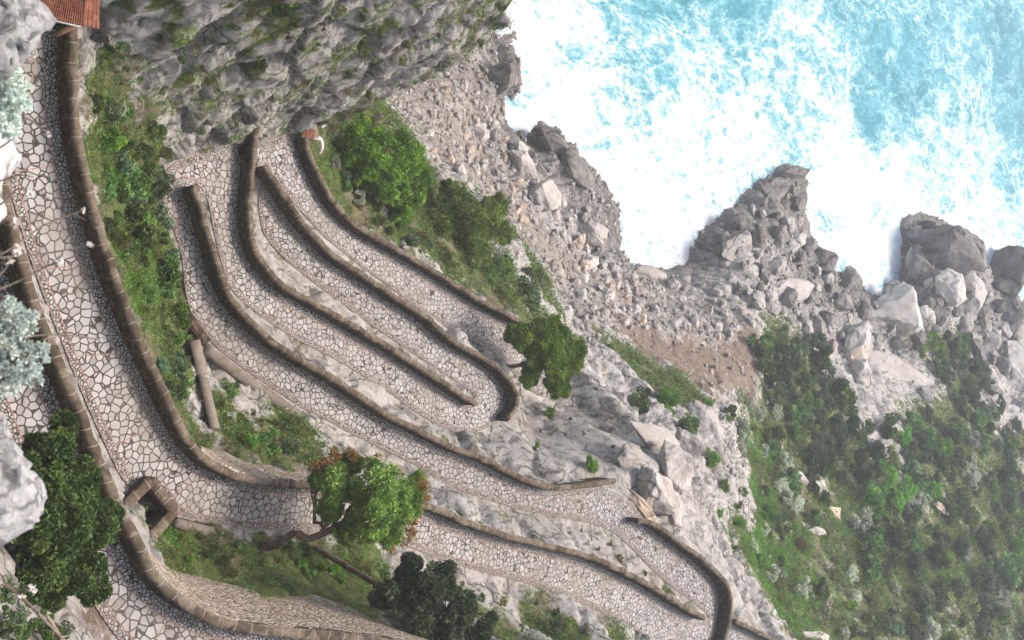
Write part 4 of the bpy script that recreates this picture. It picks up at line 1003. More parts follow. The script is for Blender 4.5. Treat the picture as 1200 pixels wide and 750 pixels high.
# the large ones, each read off the photograph
BIG = [  # x, y, half length, half width (photo px), direction (deg, clockwise from the photo's x axis), height factor, material, label, height, hull points
 (768,575,40,22,62,.75,'boulder','sheer pale rock face overhanging the second lane at the end of its parapet',-57.2,15),
 (742,540,30,20,30,.55,'boulder','pale block directly above the end of the second parapet',-57.9,14),
 (790,545,38,22,75,.7,'boulder','cracked pale block forming the seaward side of the overhang',-58.2,16),
 (765,512,40,20,20,.5,'boulder','broad pale slab on top of the outcrop above the overhang',-60.0,14),
 (808,520,24,16,50,.7,'boulder','angular corner block of the outcrop above the overhang',-60.8,13),
 (790,602,22,13,60,.8,'boulder','wedge of pale rock between the overhang and the far hairpin parapet',-57.6,13),
 (749,594,34,11,50,.8,'tan','tan weathered underside block beside the road below the overhanging rock',-57.3,16),
 (1048,437,50,27,24,.75,'boulder','huge tilted pale grey slab lying above a dark hollow near the shore',None,15),
 (1047,382,42,34,50,.7,'boulder','large steep grey slab leaning seaward above the huge tilted slab',None,15),
 (1003,405,24,22,70,.7,'boulder','pale block between the green thicket and the two grey slabs',None,16),
 (1088,463,12,9,-45,.9,'boulder','small white-grey cube of rock at the lower end of the tilted slab',None,12),
 (588,93,26,21,75,1.1,'wet','big dark angular block under the tip of the cliff',None,14),
 (694,275,19,16,20,.9,'boulder','rounded lone boulder sitting above the small bay',None,30),
 (1178,322,30,17,-62,1.3,'wet','lone leaning sea stack standing in the surf',None,14),
 (1082,282,24,14,80,.9,'wet','square dark block on the outer wall of the sea crag',None,14),
 (1107,298,40,17,60,1.2,'wet','upright ridge block on the sea crag',None,16),
 (1076,312,30,12,84,.8,'wet','tall dark wall block on the seaward face of the crag above white foam',None,14),
 (1095,268,20,12,20,.8,'wet','dark top block on the outer end of the sea crag',None,14),
 (1132,300,28,15,62,1.0,'wet','sloping dark slab on the eastern flank of the crag',None,15),
 (1135,345,22,14,55,.9,'boulder','long grey block behind the sloping dark slab',None,16),
 (1060,350,18,13,10,.8,'wet','dark block at the inner foot of the crag beside foam',None,14),
 (1113,338,26,20,30,.8,'boulder','pale block on the landward shoulder of the sea crag',None,18),
 (1162,452,20,11,20,.9,'boulder','flat white-topped block beside the shrub gully',None,12),
 (1192,430,30,22,70,.9,'boulder','tall grey rock face close to the end of the shrub gully',None,16),
 (1158,418,22,12,55,.9,'boulder','grey block above the flat white-topped block',None,14),
 (1185,378,22,14,60,.9,'wet','dark split block under the lone sea stack',None,14),
 (905,222,22,13,-35,.9,'wet','dark knobbly rock near the hooked headland tip',None,20),
 (932,203,18,8,-12,1.1,'wet','dark hooked rock at the very tip of the headland',None,20),
 (962,308,20,12,58,1.1,'wet','dark pointed block at the foot of the headland beside white surf',None,14),
 (925,338,32,22,8,.6,'boulder','broad rounded brown-grey rock in the middle of the headland',None,30),
 (862,290,24,16,-30,.6,'boulder','brown washed rock on the flank of the headland',None,24),
 (991,328,13,11,80,1.2,'wet','single dark block in foam between headland and crag',None,14),
 (645,165,26,13,45,.9,'wet','dark folded rock at the edge of the first bay',None,20),
 (672,200,34,17,48,.7,'wet','layered shore rock jutting toward the surf',None,16),
 (612,195,26,17,50,.7,'boulder','large cracked rock above the layered shore rock',None,16),
 (640,232,26,17,60,.7,'boulder','smooth curved grey rock on the shore shelf',None,34),
 (560,155,16,11,80,.8,'boulder','pale split block on the upper beach below the dark angular block',None,14),
 (609,215,11,8,15,.8,'tan','orange-tan broken boulder on the upper beach',None,14),
 (612,245,9,8,30,.8,'tan','tan rounded boulder at the edge of the beach scree',None,14),
 (762,322,26,12,12,.5,'boulder','low smooth grey rock at the head of the white cove',None,30),
 (885,352,16,12,30,.8,'boulder','grey block against the headland spine',None,14),
 (935,560,14,8,30,.7,'boulder','grey stone half hidden among silvery bushes on the slope',None,14),
 (1028,525,16,9,25,.7,'boulder','pale broken stone under the small crag pine slope',None,14),
 (1105,600,18,9,35,.6,'tan','pinkish bare rock patch in the shaded eastern ravine',None,14),
 (1150,625,15,9,30,.6,'boulder','grey bare rock below the pinkish one in the eastern ravine',None,14),
 (955,745,22,8,5,.5,'boulder','flat pale rock shelf beyond the short lower parapet',None,14),
 (1180,560,14,9,40,.7,'boulder','lone pale rock high in the eastern ravine',None,14),
 (960,572,17,9,40,.7,'boulder','upper pale stone of the outcrop in mid-slope scrub',None,18),
 (974,598,14,9,30,.7,'tan','pinkish middle stone of the outcrop in mid-slope scrub',None,18),
 (957,622,12,7,10,.7,'boulder','lower flat stone of the outcrop in mid-slope scrub',None,18),
 (1002,502,13,7,35,.7,'boulder','pale stone under the steep shore rocks at the top of the scrub',None,18),
 (822,498,30,20,55,.7,'boulder','rounded pale shoulder of rock on the slope edge beside green bushes',None,24),
]
rngB = np.random.RandomState(5)
for i, (x, y, a, b, th, hf, mt, lab, z, npt) in enumerate(BIG):
    p = hit(x, y) if z is None else U(x, y, z)
    if p is None: continue
    zr = p[2] - H; c_, s_ = math.cos(R(th)), math.sin(R(th))
    al = (U(x + a * c_, y + a * s_, zr) - U(x - a * c_, y - a * s_, zr)) / 2; bl = (U(x - b * s_, y + b * c_, zr) - U(x + b * s_, y - b * c_, zr)) / 2
    ra, rb = np.linalg.norm(al), np.linalg.norm(bl); rz = hf * min(ra, rb, (a + b) / 2 * depth_of(p) / FPX * 1.1)
    ca2 = (to_px(p)[0] - 600) / FPX
    ra *= .88; rb *= .88
    me = rock_mesh('large_rock', 60 + i, (1, 1, 1), npts=npt, mat=mt, sub=3, rough=.07, k=2.0)
    o = bpy.data.objects.new('large_rock', me); C.objects.link(o)
    o.location = (p[0], p[1] - rz * .25, p[2] + rz * .22); o.scale = (ra, rb, rz); o.rotation_euler = (rngB.uniform(-.08, .08), rngB.uniform(-.08, .08), math.atan2(al[1], al[0]))
    tag(o, lab, 'rock', 'large rocks of the shore and slope')
regs = [
 ([(495,110),(560,82),(580,130),(600,170),(620,240),(640,300),(610,290),(560,205),(512,200),(495,150)], 66, 10, (4.5, 11), (.75,.25,0), 'beach boulders'),
 ([(650,310),(700,300),(745,325),(800,325),(850,345),(890,385),(850,398),(790,385),(730,385),(690,390),(660,350)], 88, 9, (4.5, 11.5), (.8,.2,0), 'beach boulders'),
 ([(835,290),(880,240),(930,215),(948,270),(985,330),(1010,380),(975,410),(920,375),(860,340)], 62, 13, (6, 17), (.5,.05,.45), 'beach boulders'),
 ([(1000,360),(1060,330),(1070,260),(1110,270),(1145,330),(1200,390),(1200,480),(1160,430),(1120,400),(1070,400),(1000,440)], 56, 15, (7, 20), (.6,.05,.35), 'beach boulders'),
 ([(600,120),(620,190),(690,250),(715,290),(690,310),(640,270),(605,210)], 22, 12, (5, 14), (.6,.1,.3), 'beach boulders'),
]
def sizeword(r): return 'small' if r < 6 else ('mid-sized' if r < 10 else 'large')
for poly, n, md, (r0, r1), w, gr in regs:
    for x, y in poly_pts(poly, n, md, rngB):
        u = rngB.rand() ** 2; r = r0 + (r1 - r0) * u
        mt = ('boulder', 'tan', 'wet')[rngB.choice(3, p=w)]; i = rngB.randint(6)
        o = put_rock(x, y, r, RK[mt][i], rng=rngB, sq=rngB.uniform(.7, 1.1))
        if o is None: continue
        later(o, '%s %s boulder' % (sizeword(r), {'boulder': 'grey', 'tan': 'tan', 'wet': 'dark wet'}[mt]), 'boulder', gr, x, y)

# loose stones nobody would count
def rubble():
    rng = np.random.RandomState(3); protos = []
    for s in range(6):
        bm = bmesh.new()
        for v in rng.normal(size=(11, 3)):
            v = v / np.linalg.norm(v); bm.verts.new(v * np.array((1, .8, .7)))
        r = bmesh.ops.convex_hull(bm, input=bm.verts); bmesh.ops.delete(bm, geom=[g for g in r['geom_interior'] if isinstance(g, bmesh.types.BMVert)], context='VERTS')
        bmesh.ops.triangulate(bm, faces=bm.faces); bm.verts.index_update()
        protos.append((np.array([v.co for v in bm.verts]), np.array([[v.index for v in f.verts] for f in bm.faces]))); bm.free()
    wt = G[..., 2] * 1.0 + G[..., 5] * .5 + G[..., 3] * .25 + ((G[..., 1] < .3) & (PB[..., 2] < 35) ) * .25 + (G[..., 1] > .5) * .04
    vis = (pxs > -10) & (pxs < 1230) & (pys > -10) & (pys < 770) & (PD[..., 2] > .1) & ~lane & (near < .05) & (PB[..., 2] < 50)
    cell = np.gradient(GY, axis=0) * np.gradient(GX, axis=1)
    w = (wt * vis * cell).ravel(); w /= w.sum()
    ids = rng.choice(len(w), 7000, p=w); Pp = PD.reshape(-1, 3)[ids]
    Vs, Fs, off = [], [], 0
    for p in Pp:
        v, f = protos[rng.randint(6)]; r = .12 + .5 * rng.rand() ** 3 ; a = rng.rand() * 6.28
        ca_, sa_ = math.cos(a), math.sin(a); q = v * np.array((1, 1, rng.uniform(.6, 1.2))) * r
        q = np.stack((q[:, 0] * ca_ - q[:, 1] * sa_, q[:, 0] * sa_ + q[:, 1] * ca_, q[:, 2]), 1) + p + np.array((rng.uniform(-.3, .3), rng.uniform(-.3, .3), .03))
        Vs.append(q); Fs.append(f + off); off += len(v)
    o = np_mesh('rubble', np.concatenate(Vs), np.concatenate(Fs), M['boulder']); tag(o, 'loose grey stones strewn over the beach and slopes', None, None, 'stuff')
rubble()

# ------------------------------------------------------------------ foliage
def leaf_cloud(cent, rad, per, ln, wd, rng, up=.25, shell=.55, flat=0.0):
    """leaf quads through a set of ellipsoidal clumps; returns V, F, rnd"""
    cent = np.asarray(cent, float); rad = np.asarray(rad, float); n = len(cent)
    per = np.maximum(1, (per * np.ones(n)).astype(int)); idx = np.repeat(np.arange(n), per); m_ = len(idx)
    d = rng.normal(size=(m_, 3)); d /= np.linalg.norm(d, axis=1, keepdims=True)
    u = shell + (1.08 - shell) * rng.rand(m_, 1) ** .6
    c = cent[idx] + d * rad[idx] * u
    ax = d * .8 + rng.normal(size=(m_, 3)) * .65 + np.array((0, 0, up)); ax /= np.linalg.norm(ax, axis=1, keepdims=True)
    s = np.cross(ax, rng.normal(size=(m_, 3))); s /= np.linalg.norm(s, axis=1, keepdims=True) + 1e-9
    L = ln * rng.uniform(.6, 1.3, (m_, 1)); W = wd * rng.uniform(.7, 1.2, (m_, 1))
    nn = np.cross(ax, s)
    V = np.stack((c - ax * L * .5, c + s * W * .5 + nn * W * .18, c + ax * L * .5, c - s * W * .5 + nn * W * .18), 1)
    F = np.arange(m_ * 4).reshape(m_, 4)
    rnd = np.repeat(np.clip(rng.rand(m_) * .4 + .6 * rng.rand(n)[idx], 0, 1), 4)
    return V.reshape(-1, 3), F, rnd
def sublobes(c, r, m_, k, rng, drop=.12):
    d = rng.normal(size=(m_, 3)); d /= np.linalg.norm(d, axis=1, keepdims=True)
    d[:, 2] = np.where(d[:, 2] < -.35, -d[:, 2] * .6, d[:, 2])
    q = np.asarray(c) + d * np.asarray(r) * rng.uniform(.45, .92, (m_, 1))
    rr = np.mean(r) * k * rng.uniform(.65, 1.25, m_)
    keep = rng.rand(m_) > drop
    return q[keep], np.stack((rr, rr, rr * .8), 1)[keep]
def limb_path(a, b, rng, wob=.12, n=9):
    a, b = np.asarray(a, float), np.asarray(b, float); t = np.linspace(0, 1, n)[:, None]; L = np.linalg.norm(b - a)
    off = np.cumsum(rng.normal(size=(n, 3)), 0) * L * wob / 4; off = off - off[0] - t * (off[-1] - off[0])
    return a + (b - a) * t + off
def tree(name, label, base, lobes, mat, trunk=None, tr=.18, ln=.22, wd=.07, m_=30, k=.40, per=190, cat='tree', group=None, seed=0, extra=None, up=.25, squash=.75, branches=True):
    """lobes: (px, py, zr, radius in photo pixels); trunk: photo points with heights"""
    rng = np.random.RandomState(seed)
    L = []
    for (x, y, z, rp) in lobes:
        c = U(x, y, z); r = rp * depth_of(c) / FPX; L.append((c, np.array((r, r, r * squash))))
    tp = np.array([U(*t) for t in trunk]) if trunk else None
    b0 = tp[0] if trunk else np.asarray(base)
    root = thing(name, label, cat, tuple(b0), group); O = np.array(root.location)
    Q, RR = [], []
    for c, r in L:
        q, rr = sublobes(c, r, m_, k, rng); Q.append(q); RR.append(rr)
    Q, RR = np.concatenate(Q), np.concatenate(RR)
    V, F, rnd = leaf_cloud(Q, RR, per, ln, wd, rng, up=up)
    np_mesh('crown', V - O, F, M[mat], root, attrs={'leafrnd': rnd})
    if extra:
        q, rr = [], []
        for (x, y, z, rp) in extra[1]:
            c = U(x, y, z); r = rp * depth_of(c) / FPX; a, b = sublobes(c, (r, r, r * .7), 9, .45, rng); q.append(a); rr.append(b)
        V, F, rnd = leaf_cloud(np.concatenate(q), np.concatenate(rr), per * .16, ln, wd, rng)
        np_mesh('rusty_shoots', V - O, F, M[extra[0]], root, attrs={'leafrnd': rnd})
    # trunk and limbs in one mesh
    if tp is None:
        cc = np.mean([c for c, r in L], axis=0); tp = limb_path(b0, b0 + (cc - b0) * .8, rng, .1, 5)
    T = catmull(tp, n=6); rad = np.linspace(tr, tr * .55, len(T)) * (1 + .12 * rng.normal(size=len(T)).clip(-1, 1))
    rad[0] *= 1.35
    Vs, Fs = tube(T, tr, None, None, sides=9, rad=rad); VV, FF, off = [Vs], [Fs], len(Vs)
    if branches:
        for c, r in L:
            p = limb_path(T[-1 - rng.randint(0, max(1, len(T) // 3))], c, rng, .25)
            Vs, Fs = tube(p, .1, None, None, sides=6, rad=np.linspace(tr * .5, tr * .18, len(p))); VV.append(Vs); FF.append(Fs + off); off += len(Vs)
            for _ in range(5):
                d = rng.normal(size=3); d /= np.linalg.norm(d); p2 = limb_path(p[rng.randint(3, 8)], c + d * r * .85, rng, .2, 6)
                Vs, Fs = tube(p2, .05, None, None, sides=5, rad=np.linspace(tr * .22, tr * .06, len(p2))); VV.append(Vs); FF.append(Fs + off); off += len(Vs)
    np_mesh('trunk', np.concatenate(VV) - O, np.concatenate(FF), M['bark'], root, smooth=True)
    return root

# the trees one can tell apart
tree('pine_tree', 'leaning pine with rust-tipped yellow-green crown hanging over the highest lane', None,
     [(398,566,-46,27),(438,572,-45,34),(472,590,-45,26),(428,612,-45.5,30),(386,592,-46.5,20),(458,622,-46,19),(412,542,-46.5,14),(488,566,-45.5,13),(446,596,-44.2,24),(405,625,-46.5,14),(372,560,-46.8,12)],
     'pine2', [(312,641,-50.3),(328,637,-49.2),(345,625,-48.2),(362,631,-47.6),(385,622,-47.0),(415,603,-46.3)], tr=.24, ln=.36, wd=.075, m_=38, k=.33, per=150, seed=3,
     extra=('pinerust', [(372,542,-46.5,13),(388,538,-46.3,11),(437,543,-45.6,13),(492,582,-45.2,15),(493,568,-45.2,12),(478,625,-46,14),(485,603,-45.6,14),(455,634,-46.2,12),(412,530,-46,9)]))
tree('holm_oak', 'dark leaning oak with a long bare trunk below the highest lane', None,
     [(470,688,-43,26),(508,684,-42,30),(538,712,-42,24),(492,722,-43,28),(560,742,-42.5,18),(482,664,-43,15),(520,745,-42.5,22),(450,700,-44,16),(575,725,-43,9)],
     'holm', [(368,640,-50.4),(390,654,-49.4),(412,667,-48.3),(437,682,-46.8),(470,700,-44.8)], tr=.20, ln=.24, wd=.12, m_=36, k=.36, per=170, seed=4)
tree('cypress_tree', 'dark green bushy tree leaning over the uppermost road beside the pale rock', None,
     [(58,530,-35.5,30),(40,568,-35,32),(92,565,-36,28),(60,618,-34.5,40),(75,590,-35.5,34),(50,640,-36,34),(108,620,-36,28),(90,668,-36,30),(45,672,-35,30),(20,610,-34.5,26),(75,500,-37,16),(128,600,-37,15),(110,690,-37.5,18),(60,700,-37,16)],
     'dark', [(30,690,-42.6),(50,668,-40.5),(58,640,-38),(62,600,-36)], tr=.26, ln=.20, wd=.10, m_=46, k=.36, per=230, seed=5)
tree('umbrella_pine', 'bright green umbrella pine beside the end of the lowest lane', None,
     [(640,390,-62,30),(668,417,-62,25),(612,396,-62.3,22),(650,442,-62.3,24),(620,437,-63,16),(632,410,-62,24),(655,405,-61.8,22),(660,455,-62.6,10),(645,415,-61.4,24),(598,392,-62.6,9)],
     'pine', [(598,430,-67.6),(612,427,-65.8),(622,423,-64.4),(634,417,-63.2)], tr=.17, ln=.40, wd=.09, m_=34, k=.36, per=170, seed=6, squash=.5)
tree('round_pine', 'dense dark green pine with a cauliflower crown beyond the lowest parapet', None,
     [(432,172,-67,34),(468,182,-68,32),(478,228,-68,26),(448,218,-67.5,30),(418,150,-67,20),(425,205,-68,20),(492,205,-69,16),(468,250,-69,18),(410,180,-67.5,18)],
     'pine', [(428,232,-71),(440,222,-70),(450,205,-68.5)], tr=.25, ln=.40, wd=.10, m_=30, k=.27, per=170, seed=7)
tree('aleppo_pine', 'loose olive-green pine growing between the dense round pine and the beach', None,
     [(535,246,-71,32),(570,262,-72,29),(548,286,-71.5,27),(514,262,-71,20),(580,242,-73,17),(590,275,-73,13),(525,222,-72,14),(550,255,-70,22)],
     'pine2', [(510,285,-74),(525,275,-73),(545,262,-72)], tr=.2, ln=.5, wd=.09, m_=34, k=.30, per=120, seed=8)
tree('slope_pine', 'flat-topped bright green pine on the wooded slope above the ravine', None,
     [(1040,560,-88,20),(1062,572,-88,16),(1022,578,-88.5,14),(1050,585,-88,15),(1015,592,-89,9)], 'bright', [(1000,575,-93.5),(1015,574,-91.5),(1035,570,-89.5)], tr=.22, ln=.6, wd=.18, m_=16, k=.4, per=90, seed=9, squash=.5)
tree('crag_pine', 'small olive-green pine at the top of the shrub gully by the sea crag', None,
     [(1092,400,-101,15),(1105,412,-101,10),(1080,410,-101.5,9)], 'pine2', [(1078,405,-105.5),(1085,404,-103),(1092,402,-102)], tr=.2, ln=.6, wd=.2, m_=14, k=.42, per=80, seed=10, squash=.6)

# shrub kinds: (mesh prototypes) radius 1
SH = {}
def proto(kind, mat, n_lobes, per, ln, wd, k, squash, seed, up=.25, stems=True):
    rng = np.random.RandomState(seed); out = []
    for v in range(3):
        q, rr = sublobes((0, 0, squash * .5), (.72, .72, squash * .6), n_lobes, k, rng, .05)
        V, F, rnd = leaf_cloud(q, rr, per, ln, wd, rng, up=up)
        me_o = np_mesh('foliage', V, F, M[mat], attrs={'leafrnd': rnd}); me = me_o.data; bpy.data.objects.remove(me_o)
        VV, FF, off = [], [], 0
        for _ in range(6):
            e = q[rng.randint(len(q))]; p = limb_path((0, 0, -.25), e, rng, .15, 5)
            a, f = tube(p, .03, None, None, sides=4, rad=np.linspace(.045, .015, 5)); VV.append(a); FF.append(f + off); off += len(a)
        so_ = np_mesh('stems', np.concatenate(VV), np.concatenate(FF), M['bark']); sm = so_.data; bpy.data.objects.remove(so_)
        out.append((me, sm))
    SH[kind] = out
proto('dark', 'dark', 15, 130, .15, .075, .36, .8, 21); proto('mid', 'mid', 15, 120, .16, .08, .36, .8, 22)
proto('bright', 'bright', 14, 120, .16, .07, .36, .75, 23); proto('blue', 'blue', 13, 110, .17, .10, .36, .75, 24)
proto('silver', 'silver', 16, 80, .14, .09, .30, .7, 25); proto('olive', 'olive', 14, 120, .22, .035, .38, .6, 26, up=.9)
proto('dry', 'dry', 10, 120, .34, .03, .40, .45, 27, up=1.6); proto('holm', 'holm', 16, 120, .15, .08, .34, .85, 28); proto('pine', 'pine', 15, 130, .2, .04, .36, .75, 29)
KN = {'dark': ('shrub', 'dark green shrub'), 'mid': ('shrub', 'mid green shrub'), 'bright': ('shrub', 'bright green bush'), 'blue': ('shrub', 'blue-green leafy bush'), 'silver': ('silver_bush', 'silvery grey bush'),
      'olive': ('shrub', 'olive green scrubby bush'), 'dry': ('dry_tuft', 'dry straw-coloured tuft'), 'holm': ('shrub', 'grey-green shrub'), 'pine': ('shrub', 'vivid green mound-shaped bush')}
rngS = np.random.RandomState(8)
def put_shrub(px, py, rpx, kind, detail=True, label=None, sz=None):
    p = hit(px, py)
    if p is None: return
    if gridval(lane, p[0], p[1]): return
    rpx *= 1.35 if px < 850 else 1.55
    r = rpx * depth_of(p) / FPX; fol, st = SH[kind][rngS.randint(3)]; nm, ph = KN[kind]
    root = empty(nm, (p[0], p[1], p[2] - r * .08)); root.rotation_euler = (0, 0, rngS.uniform(0, 6.28)); root.scale = (r * rngS.uniform(.85, 1.15), r * rngS.uniform(.85, 1.15), r * rngS.uniform(.8, 1.15))
    o = bpy.data.objects.new('foliage', fol); C.objects.link(o); o.parent = root
    if rpx > 16:
        o = bpy.data.objects.new('stems', st); C.objects.link(o); o.parent = root
    sw = 'small' if rpx < 9 else ('spreading' if rpx > 20 else '')
    if label: tag(root, label, 'bush', 'bushes on the slopes')
    else: later(root, (sw + ' ' + ph).strip(), 'bush', 'bushes on the slopes', px, py)
def scatter(poly, n, md, r, kinds, w):
    for x, y in poly_pts(poly, n, md, rngS):
        k = kinds[rngS.choice(len(kinds), p=np.array(w) / sum(w))]
        put_shrub(x, y, r[0] + (r[1] - r[0]) * rngS.rand() ** 1.6, k)
# the gully between the highest and second lanes
scatter([(100,110),(125,115),(185,140),(195,185),(180,200),(185,240),(195,300),(205,340),(214,400),(208,470),(195,455),(170,385),(140,310),(120,240),(105,170)], 46, 13, (10, 20), ['mid','dark','blue','bright','holm','olive'], [5,5,3,2,3,3])
for x, y, r, k, lab in ((190,320,24,'dark','big dark green bush in the middle of the gully beside the second lane'), (150,265,24,'mid','big mid green bush in the gully below the highest parapet'), (205,455,17,'mid','round green bush at the lower end of the gully by the highest parapet'),
    (180,215,20,'holm','large grey-green bush at the head of the gully near the hairpin'), (145,215,22,'mid','large soft green bush in the upper gully'), (192,400,14,'olive','yellow-green bush on the rocky lip of the gully'),
    (138,128,11,'silver','silvery bush hanging on the rock near the tiled gatehouse'), (141,318,6,'silver','small silver plant on the outer side of the highest parapet'), (160,375,7,'silver','silver tuft growing over the highest parapet cap'), (142,335,4,'silver','tiny silver plant beside the small silver plant on the parapet'),
    (267,455,12,'mid','single green bush on the rocks by the narrow stair wall'), (310,520,19,'mid','broad green bush above the upper masonry slope'), (335,525,14,'holm','grey-green bush beside the broad one above the masonry slope'), (290,518,12,'bright','bright green bush above the upper masonry slope'),
    (268,490,9,'silver','silver bush at the foot of the stair wall rocks'),
    (250,513,8,'silver','silver bush between stair wall and highest parapet'), (688,545,12,'pine','vivid green ball bush on the pale rocks above the second parapet'), (626,523,6,'pine','small vivid green cushion on the bare pale rock'),
    (775,470,19,'bright','bright bush spreading over the rock ledge'), (745,470,15,'mid','bush filling the cleft below the brown scree'), (800,500,17,'mid','bush in the hollow behind the rounded pale shoulder'), (830,537,13,'bright','bush on the ledge under the rounded pale shoulder'),
    (712,410,9,'mid','small bush on the bare rock beyond the umbrella pine'), (612,345,22,'holm','dark thick bush under the olive-green pine'), (620,325,15,'mid','green bush on the edge above the beach scree'),
    (417,232,11,'silver','silver bush beside the lowest parapet'), (447,250,8,'silver','second silver bush beside the lowest parapet under the dense pine'), (390,190,9,'silver','pale silver bush under the small tiled pillar'),
    (480,285,10,'blue','blue-green bush by the lowest parapet'), (525,345,9,'dry','straw tuft outside the lowest parapet'), (585,345,9,'dry','straw tuft below the dark thick bush'),
    (430,145,12,'olive','olive brush against the cliff foot beyond the pillar'), (405,150,12,'mid','green bush at the cliff foot by the white rail'), (933,690,14,'silver','round silver bush low on the bright grass'),
    (892,620,9,'silver','silver bush on the bright green slope'), (905,485,13,'silver','pale silver bush near the brown scree'), (912,690,9,'dry','pinkish dry tuft on the bright grass'), (640,485,10,'bright','green bush beside the hairpin parapet end'),
    (45,692,13,'bright','spiky green plant under the dark tree'), (645,735,15,'holm','grey bush on the rocks below the highest lane')):
    put_shrub(x, y, r, k, label=lab)
# ragged scrub on the spur
scatter([(98,-5),(320,-5),(620,-5),(560,55),(420,100),(300,120),(200,115),(110,80)], 50, 18, (4, 9), ['olive','dry','mid','dark','blue'], [5,4,2,2,.6])
# the wooded slope on the far side
scatter([(880,395),(925,368),(960,420),(1000,490),(1010,560),(960,560),(900,470)], 42, 13, (10, 18), ['holm','dark','mid'], [4,3,3])
scatter([(850,470),(890,470),(960,560),(1000,700),(985,750),(915,720),(870,640),(858,560)], 52, 12, (5, 14), ['silver','mid','olive','dark','dry'], [8,4,3,2,1])
scatter([(1000,500),(1080,480),(1200,520),(1200,750),(990,750),(985,640),(1010,570)], 118, 13, (8, 20), ['dark','mid','holm','olive','silver','bright','blue'], [5,5,4,3,3.4,2,1])
scatter([(1085,395),(1130,385),(1150,440),(1190,500),(1160,520),(1110,470)], 22, 13, (8, 15), ['holm','dark','mid','blue'], [4,3,3,1])
scatter([(715,430),(790,430),(850,480),(850,560),(870,640),(850,640),(820,560),(760,490)], 16, 14, (5, 11), ['mid','bright','olive'], [2,2,2])
# small growth along the lanes and lower rocks
scatter([(180,615),(240,625),(360,640),(430,665),(400,690),(240,672),(195,660)], 22, 12, (6, 12), ['olive','bright','mid','dry'], [4,3,2,2])
scatter([(385,175),(400,230),(450,275),(560,335),(600,345),(600,300),(540,300),(460,265),(410,200)], 24, 11, (5, 11), ['olive','mid','dry','blue'], [3,3,3,1])
scatter([(230,470),(300,470),(420,530),(470,565),(350,535),(240,520)], 16, 13, (4, 8), ['olive','dry','mid'], [3,3,2])
scatter([(540,680),(640,705),(760,750),(600,750),(470,730),(460,680)], 14, 18, (4, 9), ['holm','dry','olive'], [3,3,2])
scatter([(600,600),(700,625),(790,695),(690,640)], 5, 14, (3, 6), ['olive','dry'], [1,1])
scatter([(600,480),(720,440),(800,500),(820,560),(700,520),(640,540)], 7, 18, (3, 6), ['olive','dry'], [1,1])

# grass and low ground cover
def ground_cover():
    rng = np.random.RandomState(12)
    vis = (pxs > -10) & (pxs < 1230) & (pys > -10) & (pys < 770) & (PD[..., 2] > 1) & ~lane & (near < .35)
    dens = np.clip(G[..., 1] - .36, 0, 1) * vis
    cell = np.gradient(GY, axis=0) * np.gradient(GX, axis=1)
    patch = np.clip(fbm(PB.astype(np.float32), 3.0, 3, 66) + .35, 0.03, 1)
    w = (dens * patch * cell / np.maximum(dep, 20) ** 1.6).ravel(); w /= w.sum()
    Pall = PD.reshape(-1, 3); dp = dep.ravel()
    for name, n, mat, lab in (('grass', 11000, 'olive', 'rough olive and straw grass covering the slopes'), ('undergrowth', 8000, 'mid', 'low green undergrowth between the shrubs'), ('dry_undergrowth', 4500, 'dry', 'straw-coloured dead growth on slopes and rock ledges')):
        ids = rng.choice(len(w), n, p=w); ids = ids[np.argsort(dp[ids])]; c = Pall[ids]; r = np.clip(dp[ids] * .0045, .14, .95) * rng.uniform(.6, 1.4, n)
        VV, FF, RR = [], [], []
        for grp in range(6):
            s = slice(grp * n // 6, (grp + 1) * n // 6)
            V, F, rnd = leaf_cloud(c[s], np.stack((r[s] * 1.25, r[s] * 1.25, r[s] * .5), 1), 26, float(np.mean(r[s])) * .5, float(np.mean(r[s])) * (.10 if mat != 'mid' else .24), rng, up=.9 if mat != 'mid' else .4, shell=.1)
            F = F + sum(len(v) for v in VV); VV.append(V); FF.append(F); RR.append(rnd)
        o = np_mesh(name, np.concatenate(VV), np.concatenate(FF), M[mat], attrs={'leafrnd': np.concatenate(RR)}); tag(o, lab, None, None, 'stuff')
ground_cover()
def fresh_grass():
    rng = np.random.RandomState(44); w = np.zeros_like(pxs)
    for x, y, sx, sy in ((925, 690, 32, 50), (925, 690, 32, 50), (892, 600, 22, 60), (892, 600, 22, 60), (870, 520, 14, 30), (945, 735, 18, 16), (160, 330, 22, 70), (130, 200, 14, 30), (270, 640, 60, 10), (200, 625, 14, 12), (395, 215, 12, 30), (1000, 610, 30, 30), (1120, 650, 50, 40)):
        w += np.exp(-((pxs - x) / sx) ** 2 - ((pys - y) / sy) ** 2)
    w *= (G[..., 1] > .4) & ~lane & (near < .3) & (PD[..., 2] > 2)
    w = (w * np.clip(fbm(PB.astype(np.float32), 2.2, 3, 9) + .15, 0, 1) * np.gradient(GY, axis=0) * np.gradient(GX, axis=1) / np.maximum(dep, 20) ** 1.6).ravel(); w /= w.sum()
    ids = rng.choice(len(w), 4500, p=w); ids = ids[np.argsort(dep.ravel()[ids])]; c = PD.reshape(-1, 3)[ids]; r = dep.ravel()[ids] * .004; VV, FF, RR = [], [], []
    for s in np.array_split(np.arange(4500), 6):
        V, F, rnd = leaf_cloud(c[s], np.stack((r[s] * 1.3, r[s] * 1.3, r[s] * .4), 1), 28, float(np.mean(r[s])) * .6, float(np.mean(r[s])) * .12, rng, up=1.2, shell=.05)
        FF.append(F + sum(len(v) for v in VV)); VV.append(V); RR.append(rnd)
    tag(np_mesh('fresh_grass', np.concatenate(VV), np.concatenate(FF), M['bright'], attrs={'leafrnd': np.concatenate(RR)}), 'fresh bright green grass in patches on the slopes', None, None, 'stuff')
fresh_grass()

